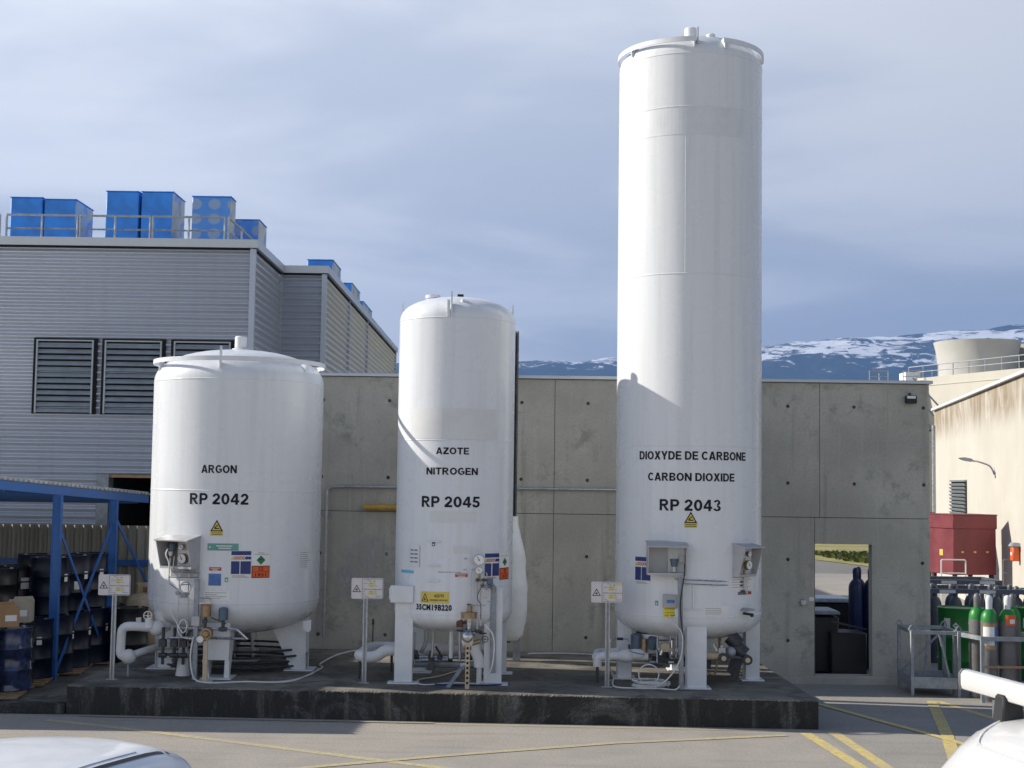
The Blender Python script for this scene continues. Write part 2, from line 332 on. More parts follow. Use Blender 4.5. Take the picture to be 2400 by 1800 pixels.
def spline(pts, k=6):                     # Catmull-Rom
    P = [Vector(p) for p in pts]
    if len(P) < 3: return P
    out = []
    for i in range(len(P) - 1):
        a, b, c, d = P[max(i - 1, 0)], P[i], P[i + 1], P[min(i + 2, len(P) - 1)]
        for j in range(k):
            t = j / k; out.append(.5 * ((2 * b) + (c - a) * t + (2 * a - 5 * b + 4 * c - d) * t * t + (3 * b - a - 3 * c + d) * t ** 3))
    return out + [P[-1]]
def fillet(pts, r, k=4):                  # round the corners of a polyline
    P = [Vector(p) for p in pts]; out = [P[0]]
    for i in range(1, len(P) - 1):
        a, b, c = P[i - 1], P[i], P[i + 1]; d0, d1 = (a - b), (c - b); t = min(r, d0.length * .48, d1.length * .48)
        p, q = b + d0.normalized() * t, b + d1.normalized() * t
        for j in range(k + 1): u = j / k; out.append(p * (1 - u) ** 2 + b * 2 * u * (1 - u) + q * u * u)
    return out + [P[-1]]
def tb(name, mat_, parent, pts, r, n=7, rad=.04, curve=False):
    return MB().tube(spline(pts) if curve else fillet(pts, rad), r, n).build(name, mat_, parent)

_TX = {}
def text_geo(s, bold=.0):
    key = (s, bold)
    if key not in _TX:
        cu = bpy.data.curves.new('lettering', 'FONT'); cu.body = s; cu.size = 1.; cu.offset = bold; cu.resolution_u = 3; cu.space_character = 1.06 + bold * 2
        ob = bpy.data.objects.new('lettering', cu); col.objects.link(ob); bpy.context.view_layer.update()
        me = bpy.data.meshes.new_from_object(ob.evaluated_get(bpy.context.evaluated_depsgraph_get()))
        vs = [v.co.copy() for v in me.vertices]; fs = [tuple(p.vertices) for p in me.polygons]
        bpy.data.objects.remove(ob); bpy.data.curves.remove(cu); bpy.data.meshes.remove(me)
        x0, x1 = min(v.x for v in vs), max(v.x for v in vs); y0, y1 = min(v.y for v in vs), max(v.y for v in vs)
        _TX[key] = ([((v.x - x0) / (x1 - x0), (v.y - y0) / (y1 - y0)) for v in vs], fs)
    return _TX[key]
def put_text(mb, s, fn, bold=.0, mi=0):   # fn maps the text's unit box to space
    uv, fs = text_geo(s, bold); mb.add([fn(u, v) for u, v in uv], fs, mi); return mb
# heavy grotesque capitals, drawn stroke by stroke on a unit height
def _bx(x0, y0, x1, y1): return [(x0, y0), (x1, y0), (x1, y1), (x0, y1)]
def _arc(c, o, ci, i, a0, a1, n=14):
    P = [(c[0] + o[0] * math.cos(a), c[1] + o[1] * math.sin(a)) for a in [math.radians(a0 + (a1 - a0) * k / n) for k in range(n + 1)]]
    Q = [(ci[0] + i[0] * math.cos(a), ci[1] + i[1] * math.sin(a)) for a in [math.radians(a0 + (a1 - a0) * k / n) for k in range(n + 1)]]
    return [[P[k], P[k + 1], Q[k + 1], Q[k]] if a1 > a0 else [P[k + 1], P[k], Q[k], Q[k + 1]] for k in range(n)]
_O = lambda w: _arc((w / 2, .5), (w / 2, .5), (w / 2, .5), (w / 2 - .245, .31), 0, 360, 28)
_P = lambda b: [_bx(0, 0, .25, 1), _bx(.25, .81, .5, 1), _bx(.25, b, .5, b + .19)] + _arc((.5, (1 + b) / 2), (.35, (1 - b) / 2), (.5, (1 + b) / 2), (.11, (1 - b) / 2 - .19), -90, 90)
GL = {'A': (.97, [[(0, 0), (.27, 0), (.485, .70), (.485, 1), (.34, 1)], [(.97, 0), (.63, 1), (.485, 1), (.485, .70), (.70, 0)], [(.325, .18), (.645, .18), (.59, .36), (.38, .36)]]),
      'B': (.86, [_bx(0, 0, .25, 1), _bx(.25, .81, .5, 1), _bx(.25, .41, .5, .60), _bx(.25, 0, .5, .19)] + _arc((.5, .7525), (.32, .2475), (.5, .705), (.08, .105), -90, 90) + _arc((.5, .2525), (.36, .2525), (.5, .30), (.11, .11), -90, 90)),
      'C': (.90, _arc((.48, .5), (.48, .5), (.48, .5), (.235, .31), 42, 318, 24)), 'D': (.92, [_bx(0, 0, .25, 1), _bx(.25, .81, .44, 1), _bx(.25, 0, .44, .19)] + _arc((.44, .5), (.48, .5), (.44, .5), (.23, .31), -90, 90, 18)),
      'E': (.78, [_bx(0, 0, .25, 1), _bx(.25, .81, .77, 1), _bx(.25, .41, .72, .59), _bx(.25, 0, .79, .19)]), 'G': (.95, _arc((.48, .5), (.48, .5), (.48, .5), (.235, .31), 42, 300, 24) + [[(.72, .07), (.94, .15), (.94, .54), (.72, .54)], _bx(.5, .37, .72, .54)]),
      'I': (.25, [_bx(0, 0, .25, 1)]), 'N': (.93, [_bx(0, 0, .25, 1), _bx(.68, 0, .93, 1), [(.25, 1), (.25, .60), (.68, 0), (.68, .40)]]), 'O': (1.0, _O(1.0)), '0': (.80, _O(.80)), 'P': (.86, _P(.36)), 'R': (.95, _P(.41) + [[(.36, .41), (.60, .41), (.95, 0), (.66, 0)]]),
      'T': (.86, [_bx(0, .8, .86, 1), _bx(.305, 0, .555, .8)]), 'X': (.92, [[(0, 0), (.29, 0), (.46, .32), (.46, .70), (.31, 1), (.02, 1), (.30, .51)], [(.46, .32), (.63, 0), (.92, 0), (.62, .51), (.90, 1), (.61, 1), (.46, .70)]]), 'Y': (.90, [[(.325, 0), (.575, 0), (.575, .38), (.45, .62), (.325, .38)], [(.325, .38), (.45, .62), (.275, 1), (-.01, 1)], [(.575, .38), (.91, 1), (.625, 1), (.45, .62)]]),
      'Z': (.84, [_bx(0, 0, .84, .2), _bx(.04, .8, .82, 1), [(0, .2), (.36, .2), (.82, .8), (.47, .8)]]), '2': (.78, _arc((.39, .68), (.37, .32), (.39, .68), (.13, .14), 178, -35) + [[(.497, .60), (.693, .497), (.40, .20), (.02, .20)], _bx(.02, 0, .77, .20)]),
      '3': (.76, _arc((.37, .7525), (.34, .2475), (.37, .755), (.11, .095), 170, -90) + _arc((.37, .2525), (.38, .2525), (.37, .26), (.14, .105), 90, -170)), '4': (.84, [_bx(.46, 0, .70, 1), _bx(0, .20, .46, .39), _bx(.70, .20, .84, .39), [(0, .39), (.22, .39), (.46, .72), (.46, 1), (.42, 1)]]), '5': (.78, [_bx(.10, .81, .74, 1), [(.04, .47), (.27, .50), (.31, .81), (.10, .81)]] + _arc((.37, .325), (.40, .325), (.37, .325), (.15, .135), 122, -168, 20))}
def heavy_text(s):                        # polygons in the unit box, one list per word
    x = 0.; out = []
    for wd_ in s.split():
        polys = []
        for ch in wd_: w, ps = GL[ch]; polys += [[(x + a, b) for a, b in p] for p in ps]; x += w + .115
        out.append(polys); x += .36
    W = x - .36 - .115; return [[[(a / W, b) for a, b in p] for p in w] for w in out]
class Drum3:                              # a vertical cylinder to put prints on; angle 0 faces -y, positive to +x
    def __init__(s, c, R): s.c = c; s.R = R
    def p(s, a, z, off=0.): a = math.radians(a); r = s.R + off; return Vector((s.c[0] + r * math.sin(a), s.c[1] - r * math.cos(a), z))
    def patch(s, mb, a0, a1, z0, z1, off=.003, mi=0):
        n = max(2, int(abs(a1 - a0) / 3)); vs = []
        for i in range(n + 1):
            a = a0 + (a1 - a0) * i / n; vs += [s.p(a, z0, off), s.p(a, z1, off)]
        return mb.add(vs, [(2 * i, 2 * i + 2, 2 * i + 3, 2 * i + 1) for i in range(n)], mi)
    def poly(s, mb, pts, off=.003, mi=0): return mb.add([s.p(a, z, off) for a, z in pts], [tuple(range(len(pts)))], mi)
    def disc(s, mb, a, z, r, off=.003, mi=0, n=10):
        k = math.degrees(1 / s.R); return s.poly(mb, [(a + k * r * math.cos(2 * PI * i / n), z + r * math.sin(2 * PI * i / n)) for i in range(n)], off, mi)
    def text(s, mb, t, a0, a1, z0, z1, bold=.0, off=.003, mi=0): return put_text(mb, t, lambda u, v: s.p(a0 + (a1 - a0) * u, z0 + (z1 - z0) * v, off), bold, mi)
    def tri(s, mb, a0, a1, z0, z1, t, off, mi):  # outlined triangle
        am = (a0 + a1) / 2; k = math.degrees(1 / s.R); A = [(a0, z0), (a1, z0), (am, z1)]
        B = [(a0 + t * 1.75 * k, z0 + t), (a1 - t * 1.75 * k, z0 + t), (am, z1 - 2 * t)]
        for i in range(3): j = (i + 1) % 3; s.poly(mb, [A[i], A[j], B[j], B[i]], off, mi)
def corr(mb, O, U, W, N, pitch, amp, seg=8, mi=0, trap=False):   # corrugated sheet: ribs run along U, profile along W
    O, U, W, N = Vector(O), Vector(U), Vector(W), Vector(N).normalized(); L_ = W.length; n = max(1, round(L_ / pitch)); vs = []
    for i in range(n * seg + 1):
        t = i / (n * seg); ph = (t * n) % 1.
        h = amp * math.sin(2 * PI * ph) if not trap else amp * max(-1, min(1, 2.2 * math.sin(2 * PI * ph)))
        p = O + W * t + N * h; vs += [p, p + U]
    return mb.add(vs, [(2 * i, 2 * i + 1, 2 * i + 3, 2 * i + 2) for i in range(n * seg)], mi)
def gz(y):                                # the yard falls a little towards the wall
    return 0. if y < 17 else (-.02 * (y - 17) if y < 22 else -.1)
# ------------------------------------------------------------------ the setting
def st(o): o['kind'] = 'structure'; return o
st(MB().add([(-20000, -3000, -.16), (20000, -3000, -.16), (20000, 20000, -.16), (-20000, 20000, -.16)], [(0, 1, 2, 3)]).build('ground', 'dry_grass'))
def yard():
    mb = MB(); ys = [-30, 17, 22, 50]
    for i in range(3):
        a, b = ys[i], ys[i + 1]; mb.add([(-40, a, gz(a)), (3.80, a, gz(a)), (3.80, b, gz(b)), (-40, b, gz(b))], [(0, 1, 2, 3)], 1 if i == 2 else 0); mb.add([(3.80, a, gz(a)), (45, a, gz(a)), (45, b, gz(b)), (3.80, b, gz(b))], [(0, 1, 2, 3)], 1)
    st(mb.build('asphalt_yard', ['asphalt', 'asphalt_grey'], smooth=False))
    st(MB().add([(-40, 50, -.1), (45, 50, -.1), (45, 61, -.1), (-40, 61, -.1)], [(0, 1, 2, 3)]).build('road', 'asphalt_road'))
    st(MB().add([(-40, 65.2, -.12), (45, 65.2, -.12), (45, 68.6, -.12), (-40, 68.6, -.12)], [(0, 1, 2, 3)]).build('road', 'asphalt_road'))
    st(MB().add([(12.2, 61.4, -.08), (13.8, 54.6, -.08), (14.6, 53.2, -.08), (24, 50.4, -.08), (34, 60, -.08), (30, 65, -.08), (14, 64.8, -.08)], [(0, 1, 2, 3, 4, 5, 6)]).build('verge', 'dry_grass'))
    r = random.Random(5); mb = MB()
    for _ in range(4200):
        x = r.uniform(13.6, 24); y = r.uniform(53, 64)
        if (x - 12.4) * .9 < (61 - y) * .25 + .5: continue
        z = -.08 + r.random() * .13; s = r.uniform(.04, .10); a = r.uniform(0, PI); b = r.uniform(-.6, .6)
        d = Vector((math.cos(a), math.sin(a), b)) * s; e = Vector((-math.sin(a) * .5, math.cos(a) * .5, .8)) * s
        c = Vector((x, y, z)); mb.add([c - d - e, c + d - e, c + d + e, c - d + e], [(0, 1, 2, 3)])
    tag(mb.build('low_shrub_cover', 'green_leaf', smooth=False), 'low green ground-cover shrubs on the verge seen through the doorway', 'shrubs', kind='stuff')
yard()
def marking(pts, w, z=.003, m='road_paint', nseg=12):
    mb = MB(); P = [Vector((x, y, 0)) for x, y in pts]
    for a, b in zip(P, P[1:]):
        d = (b - a).normalized(); n = Vector((-d.y, d.x, 0)) * w / 2; k = 40
        for i in range(k):
            p, q = a + (b - a) * (i / k), a + (b - a) * ((i + 1) / k); vs = [p - n, p + n, q + n, q - n]
            for v in vs: v.z = gz(v.y) + z
            mb.add(vs, [(3, 2, 1, 0)])
    return st(mb.build('road_marking', m, smooth=False))
marking([(-5.6, 17.35), (-3.84, 16.46), (-1.79, 15.36), (.6, 14.1), (3.2, 12.8)], .13, .003, 'road_paint_old')
marking([(-4.2, 13.5), (-2.16, 14.63), (-.72, 15.39), (1.24, 16.30), (3.31, 16.95)], .11, .006, 'road_paint_old')
marking([(-.9, 17.48), (3.6, 17.30)], .16, .003, 'road_paint_faded'); marking([(-5.3, 17.70), (-.9, 17.5)], .10, .009, 'road_paint_faded')
marking([(3.57, 17.10), (3.73, 15.08), (3.95, 12.4)], .145, .009); marking([(3.93, 17.25), (4.01, 15.09), (4.12, 12.4)], .145, .003)
marking([(4.30, 19.75), (4.80, 18.05), (5.24, 16.62), (6.3, 13.2)], .115, .009); marking([(6.02, 20.25), (5.24, 17.0), (4.77, 15.14), (4.2, 12.8)], .15, .006)
marking([(6.1, 20.25), (6.29, 18.9), (6.75, 15.5)], .12, .003)

# concrete slab under the vessels; the arris is ragged
ZP = .34
def slab():
    root = thing('concrete_platform', 'long low concrete platform with black stained front carrying the three white tanks', 'platform', (-.9, 17.65, 0))
    A, B, C, D = Vector((-5.52, 17.86, 0)), Vector((3.80, 17.44, 0)), Vector((3.69, 22.02, 0)), Vector((-5.45, 22.02, 0)); r = random.Random(3)
    up = Vector((0, 0, ZP)); top = MB(); side = MB(); n = 620; rows = []
    for i in range(n + 1):
        p = A + (B - A) * (i / n); ch = .008 + (.022 * r.random() ** 4); lo = .004 + .012 * r.random() ** 3
        rows.append((p + Vector((0, ch, ZP)), p + Vector((0, 0, ZP - lo - ch * .5)), p + Vector((0, -.004 * r.random(), -.12))))
    for i in range(n): top.add([rows[i][1], rows[i + 1][1], rows[i + 1][0], rows[i][0]], [(0, 1, 2, 3)]); side.add([rows[i][2], rows[i + 1][2], rows[i + 1][1], rows[i][1]], [(0, 1, 2, 3)])
    vs = [x[0] for x in rows]; top.add(vs + [C + up, D + up], [tuple(range(len(vs) + 2))])
    dn = Vector((0, 0, -.2)); side.add([B + dn, C + dn, C + up, B + up], [(0, 1, 2, 3)]); side.add([D + dn, A + dn, A + up, D + up], [(0, 1, 2, 3)])
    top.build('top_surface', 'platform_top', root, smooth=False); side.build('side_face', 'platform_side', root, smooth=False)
slab()
k = MB(); k.bb((-9.5, 17.84, -.02), (-5.535, 18.05, .11)); tag(k.build('kerb', 'platform_side', bevel=.015), 'low black stained kerb running left from the end of the platform', 'kerb')
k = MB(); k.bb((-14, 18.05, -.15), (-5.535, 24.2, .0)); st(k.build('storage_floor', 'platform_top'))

# cast concrete wall: panels with recessed joints and tie holes
def panel(mb, x0, x1, z0, z1, y, holes, r=.028, dep=.035, skip=None, th=.22):
    e = .07; xs = sorted({x0, x1, *[h[0] - e for h in holes], *[h[0] + e for h in holes], *([skip[0], skip[1]] if skip else [])}); zs = sorted({z0, z1, *[h[1] - e for h in holes], *[h[1] + e for h in holes], *([skip[2], skip[3]] if skip else [])})
    xs = [x for x in xs if x0 - 1e-6 <= x <= x1 + 1e-6]; zs = [z for z in zs if z0 - 1e-6 <= z <= z1 + 1e-6]
    inside = lambda cx, cz: bool(skip and skip[0] < cx < skip[1] and skip[2] < cz < skip[3])
    for i in range(len(xs) - 1):
        for j in range(len(zs) - 1):
            a, b, c, d = xs[i], xs[i + 1], zs[j], zs[j + 1]; cx, cz = (a + b) / 2, (c + d) / 2
            if inside(cx, cz): continue
            if any(abs(cx - h[0]) < .01 and abs(cz - h[1]) < .01 for h in holes):
                n = 16; o = []; q = []
                for k in range(n):
                    t = 2 * PI * k / n; u, w = math.cos(t), math.sin(t); m = max(abs(u), abs(w)); o.append((cx + u / m * e, y, cz + w / m * e)); q.append((cx + u * r, y, cz + w * r))
                bt = [(cx + (p[0] - cx) * .7, y + dep, cz + (p[2] - cz) * .7) for p in q]
                for k in range(n):
                    l = (k + 1) % n; mb.add([o[k], o[l], q[l], q[k]], [(0, 1, 2, 3)]); mb.add([q[k], q[l], bt[l], bt[k]], [(0, 1, 2, 3)], 1)
                mb.add(bt, [tuple(range(n))], 1)
            else: mb.add([(a, y, c), (b, y, c), (b, y, d), (a, y, d)], [(0, 1, 2, 3)])
    def edge(p, q, ex): mb.add([p, q, (q[0], q[1] + th, q[2]), (p[0], p[1] + th, p[2])], [(0, 1, 2, 3)])
    for p, q in (((x0, y, z0), (x1, y, z0)), ((x1, y, z0), (x1, y, z1)), ((x1, y, z1), (x0, y, z1)), ((x0, y, z1), (x0, y, z0))): edge(p, q, 0)
    if skip:
        a, b, c, d = skip
        for p, q in (((a, y, c), (a, y, d)), ((a, y, d), (b, y, d)), ((b, y, d), (b, y, c)), ((b, y, c), (a, y, c))): edge(p, q, 0)
    # back
    if not skip: mb.add([(x0, y + th, z0), (x0, y + th, z1), (x1, y + th, z1), (x1, y + th, z0)], [(0, 1, 2, 3)])
    else:
        a, b, c, d = skip
        for p, q, r0, r1 in ((x0, a, z0, z1), (b, x1, z0, z1), (a, b, d, z1), (a, b, z0, c)):
            if q > p and r1 > r0: mb.add([(p, y + th, r0), (p, y + th, r1), (q, y + th, r1), (q, y + th, r0)], [(0, 1, 2, 3)])
YW = 22.1
def conc_wall():
    root = thing('concrete_wall', 'tall grey cast concrete wall with tie holes and a doorway standing behind the tanks', 'wall', (1, YW, -.1))
    g = .004; ed = [-4.9, -3.48, -1.40, .68, 2.76, 4.84, 6.56]; hx = [.16 + 1.04 * i for i in range(-5, 6)] + [6.45]; hx = [x + (.02 if x > 4 else 0) for x in hx]
    hz = {0: [.56, 1.81], 1: [3.0, 4.205]}
    for row, (z0, z1) in enumerate(((-.2, 2.465), (2.475, 4.575))):
        for i in range(6):
            x0, x1 = ed[i] + (g if i else 0), ed[i + 1] - (g if i < 5 else 0); skip = None
            if row == 0 and i == 4: x1 = 4.755
            if row == 0 and i == 5: x0 = 4.763; skip = (4.7635, 5.655, .03, 2.06)
            hs = [(x, z) for x in hx for z in hz[row] if x0 + .08 < x < x1 - .08 and not (skip and x < 5.75)]
            if row == 0 and i == 5: hs = [(5.69 + .75, 1.78)]
            if skip: x0 = 4.7630
            mb = MB(); panel(mb, x0, x1, z0, z1, YW, hs, skip=skip); mb.build('wall_panel', ['concrete_wall', 'concrete_hole'], root, smooth=False)
    MB().bb((-4.88, YW + .03, -.2), (4.75, YW + .2, 4.57)).build('joint_core', 'concrete_hole', root)
    MB().bb((5.67, YW + .03, 2.1), (6.54, YW + .2, 4.57)).build('joint_core', 'concrete_hole', root); MB().bb((4.75, YW + .03, 2.08), (5.67, YW + .2, 4.57)).build('joint_core', 'concrete_hole', root)
    c = MB(); c.prism([(-.05, -.015), (.30, -.015), (.30, .02), (.295, .055), (-.045, .035), (-.05, .02)], (-4.95, YW, 4.60), (0, 1, 0), (0, 0, 1), (11.56, 0, 0)); c.build('coping', 'coping_metal', root)
    MB().bb((4.05, YW + .225, -.2), (4.25, YW + 3.6, 4.56)).build('added_shade_wall', 'concrete_wall', root)  # added wall hidden behind the panels, keeps the sun off the doorway
    s = MB(); s.bb((4.2, YW - .05, -.2), (6.56, YW - .002, .02)); s.build('footing', 'concrete_wall', root, bevel=.012)
conc_wall()
def wall_bits():
    t = thing('floodlight', 'small black floodlight fixed high at the right end of the concrete wall', 'light', (6.25, YW, 4.3))
    MB().bb((6.165, YW - .13, 4.27), (6.335, YW - .045, 4.395)).build('housing', 'black_rubber', t, bevel=.006); MB().bb((6.185, YW - .134, 4.345), (6.315, YW - .130, 4.385)).build('lens', 'gauge_face', t)
    MB().bb((6.235, YW - .045, 4.30), (6.265, YW - .001, 4.44)).build('bracket', 'dark_metal', t)
    t = thing('wall_conduit', 'thin galvanised pipe running along the concrete wall and bending down behind the argon tank', 'pipe', (-2.8, YW - .03, .5))
    MB().tube(fillet([(3.4, YW - .05, 2.862), (-2.68, YW - .05, 2.85), (-2.86, YW - .05, 2.83), (-2.87, YW - .05, .52)], .16), .021, 10).build('pipe', 'galvanised', t)
    for x, z in ((-2.87, 2.42), (-2.87, 1.25), (.35, 2.86), (2.9, 2.86)): MB().bb((x - .06, YW - .04, z - .018), (x + .05, YW - .001, z + .018)).build('clamp', 'galvanised_dull', t)
    o = MB().tube([(-2.29, YW - .055, 2.535), (-.9, YW - .055, 2.535)], .046, 12).build('yellow_pipe', 'yellow_pipe', loc=(-2.29, YW - .05, 2.53)); tag(o, 'short ochre yellow pipe fixed to the concrete wall beside the nitrogen tank', 'pipe')
    t = thing('wall_switch', 'small round grey switch box beside the doorway in the concrete wall', 'switch', (4.58, YW, 1.15))
    MB().cyl((4.58, YW - .001, 1.15), (4.58, YW - .06, 1.15), .055, .05, 16).build('housing', 'galvanised', t, bevel=.004); MB().cyl((4.58, YW - .06, 1.155), (4.58, YW - .075, 1.155), .018, n=10).build('button', 'steel', t)
    tag(MB().bb((4.672, YW - .005, 1.175), (4.752, YW - .001, 1.235)).build('notice', 'paper', loc=(4.71, YW, 1.2)), 'small white notice on the edge of the doorway', 'notice')
wall_bits()
tag(MB().add([(-2.85, YW - .004, .75), (-1.55, YW - .004, .75), (-1.55, YW - .004, 2.35), (-2.85, YW - .004, 2.35)], [(0, 1, 2, 3)]).build('lime_stain', 'lime_bloom', loc=(-2.2, YW - .004, 1.5)), 'pale whitish bloom on the concrete wall between the argon and nitrogen tanks', 'stain')
def mountains():
    r = random.Random(11); nx, ny = 260, 30
    import mathutils.noise as mn
    def H(x, y):
        t = (y - 6200) / 2600; az = x / 8000.
        crest = 738 + 120 * math.sin(az * 1.9 + .1) + 800 * max(0, az - .05) * .72
        s = t * t * (3 - 2 * t); f = mn.fractal(Vector((x * .0011, y * .0011, 3.3)), 1., 2.1, 6)
        f2 = mn.fractal(Vector((x * .006, y * .006, 7.1)), 1., 2.1, 5)
        return max(-3, crest * (s * .97 + .03) * min(1, t * 3 + .05) + f * 62 * min(1, t * 2 + .1) * (1 - .72 * t) + f2 * 16 * min(1, t * 2))
    vs = []; fs = []
    for j in range(ny + 1):
        for i in range(nx + 1):
            x = -6500 + 13500 * i / nx; y = 6200 + 2600 * j / ny; vs.append((x, y, H(x, y)))
    for j in range(ny):
        for i in range(nx): a = j * (nx + 1) + i; fs.append((a, a + 1, a + nx + 2, a + nx + 1))
    for i in range(nx + 1): vs.append((-6500 + 13500 * i / nx, 10200, -3))
    b = (nx + 1) * (ny + 1); a = ny * (nx + 1)
    fs += [(a + i, a + i + 1, b + i + 1, b + i) for i in range(nx)]
    st(MB().add(vs, fs).build('mountain_range', 'mountain_ground', sharp=180))
    hz = MB().bb((-15000, -400, -1.5), (15000, 11000, 1400)).build('haze', 'ink', smooth=False); hz.data.materials.clear()
    m = bpy.data.materials.new('air'); m.use_nodes = True; N = m.node_tree.nodes; N.remove(N['Principled BSDF']); v = N.new('ShaderNodeVolumePrincipled')
    v.inputs['Color'].default_value = (.17, .36, .78, 1); v.inputs['Density'].default_value = 9e-5; v.inputs['Anisotropy'].default_value = 0.
    m.node_tree.links.new(v.outputs[0], N['Material Output'].inputs['Volume']); hz.data.materials.append(m); hz['kind'] = 'stuff'; hz['label'] = 'thin blue haze over the far mountains'; hz['category'] = 'haze'
mountains()
# ------------------------------------------------------------------ the three vessels
def head(R, h, z0, sgn, n=14, e=2.5):     # dished end: (r, z) from the seam to the crown
    out = []
    for i in range(1, n + 1):
        t = PI / 2 * i / n; out.append((R * max(0, math.cos(t)) ** (2 / e), z0 + sgn * h * math.sin(t) ** (2 / e)))
    return out
def shell(root, C, R, zb, hb, zt, ht, seams, m, mw='weld_white', eb=2.5, et=2.4):
    prof = list(reversed(head(R, hb, zb, -1, e=eb))) + [(R, zb), (R, zb + .03), (R, (zb + zt) / 2), (R, zt - .03), (R, zt)] + head(R, ht, zt, 1, e=et)
    o = MB().lathe(prof, (C[0], C[1], 0), 144).build('shell', m, root, sharp=50)
    for z in [zb, zt] + list(seams):
        MB().lathe([(R - .002, z - .012), (R + .003, z - .006), (R + .0045, z), (R + .003, z + .006), (R - .002, z + .012)], (C[0], C[1], 0), 144).build('weld_seam', m, o)
    return o
def placard(root, d, a, zs, name='hazard_placard'):
    # a: left, gap left, gap right, right; zs: white bottom, panel bottom, panel top, icon top, header top
    mb = MB(); a0, g0, g1, a1 = a; w0, p0, p1, i1, h1 = zs
    d.patch(mb, a0 - .1, a1 + .1, w0, h1 + .004, .003, 1); d.patch(mb, a0, a1, i1, h1, .005, 0); d.patch(mb, a0, g0, p0, p1, .005, 0); d.patch(mb, g1, a1, p0, p1, .005, 0)
    zc = (p1 + i1) / 2 + .003; r = min((i1 - p1) * .32, .022)
    for i in range(7):
        aa = a0 + (a1 - a0) * (i + .5) / 7
        if i == 0: d.poly(mb, [(aa - math.degrees(r / d.R), zc - r), (aa + math.degrees(r / d.R), zc - r), (aa, zc + r)], .005, 4)
        else: d.disc(mb, aa, zc, r, .005, 2 if i < 5 else 0); d.disc(mb, aa, zc, r * .62, .0062, 1 if i < 5 else 0)
        if 0 < i < 5: d.poly(mb, [(aa - math.degrees(r * .7 / d.R), zc + r * .55), (aa - math.degrees(r * .5 / d.R), zc + r * .75), (aa + math.degrees(r * .7 / d.R), zc - r * .55), (aa + math.degrees(r * .5 / d.R), zc - r * .75)], .0072, 2)
    for q in range(3): z = w0 + (p0 - w0) * (.25 + .2 * q); d.patch(mb, a0 + (a1 - a0) * .05, a0 + (a1 - a0) * (.9 - .1 * q), z, z + .004, .005, 3)
    return mb.build(name, ['navy_print', 'white_print', 'red_print', 'ink_grey', 'yellow_print'], root, smooth=False)
def un_panel(root, d, a0, a1, z0, z1, top, bot):
    mb = MB(); k = math.degrees(.009 / d.R); d.patch(mb, a0, a1, z0, z1, .003, 1); zm = (z0 + z1) / 2
    d.patch(mb, a0 + k, a1 - k, z0 + .009, zm - .003, .005, 0); d.patch(mb, a0 + k, a1 - k, zm + .003, z1 - .009, .005, 0); w = a1 - a0; h = z1 - z0
    d.text(mb, top, a0 + w * .36, a0 + w * .64, zm + h * .11, z1 - h * .11, .02, .0065, 1); d.text(mb, bot, a0 + w * .2, a0 + w * .8, z0 + h * .12, zm - h * .11, .02, .0065, 1)
    return mb.build('orange_un_plate', ['orange_print', 'ink'], root, smooth=False)
def diamond(root, d, a, z, r, ar=1.):
    mb = MB(); k = math.degrees(1 / d.R) * ar; d.poly(mb, [(a - k * r, z), (a, z - r), (a + k * r, z), (a, z + r)], .004, 1); r2 = r * .93
    d.poly(mb, [(a - k * r2, z), (a, z - r2), (a + k * r2, z), (a, z + r2)], .0055, 0); d.poly(mb, [(a - k * r * .5, z + r * .05), (a + k * r * .4, z + r * .2), (a + k * r * .4, z + r * .33), (a - k * r * .45, z + r * .18)], .007, 1)
    return mb.build('gas_diamond', ['green_print', 'ink'], root, smooth=False)
def warn_tri(root, d, a0, a1, zb, z0, z1, words):
    mb = MB(); am = (a0 + a1) / 2; k = math.degrees(1 / d.R); d.patch(mb, a0, a1, zb, z0, .003, 0); d.poly(mb, [(a0, z0), (a1, z0), (am, z1)], .003, 0); d.tri(mb, a0, a1, z0, z1, .013, .005, 1)
    for z in (zb + (z0 - zb) * .6, zb + (z0 - zb) * .25): d.patch(mb, a0 + .8, a1 - .8, z, z + .007, .005, 1)
    # the slumped figure
    h = z1 - z0; w = k
    d.poly(mb, [(am - .030 * w, z0 + .030), (am - .030 * w, z0 + .048), (am - .012 * w, z0 + .070), (am - .002 * w, z0 + .064), (am - .014 * w, z0 + .046), (am + .032 * w, z0 + .040), (am + .034 * w, z0 + .030)], .005, 1)
    d.disc(mb, am + .006 * w, z0 + .074, .010, .005, 1); return mb.build('warning_sticker', ['yellow_print', 'ink'], root, smooth=False)
def decal(root, d, name, m, a0, a1, z0, z1, off=.003): mb = MB(); d.patch(mb, a0, a1, z0, z1, off); return mb.build(name, m, root, smooth=False)
def lines(root, d, a0, a1, z0, z1, n, m=('paper', 'ink_grey'), name='paper_label', head_=True):
    mb = MB(); d.patch(mb, a0, a1, z0, z1, .003, 0); r = random.Random(int(a0 * 10)); h = (z1 - z0) / (n + 1)
    for i in range(n): z = z1 - h * (i + 1); d.patch(mb, a0 + (a1 - a0) * .06, a0 + (a1 - a0) * r.uniform(.5, .94), z - .002, z + .003, .005, 1)
    return mb.build(name, list(m), root, smooth=False)
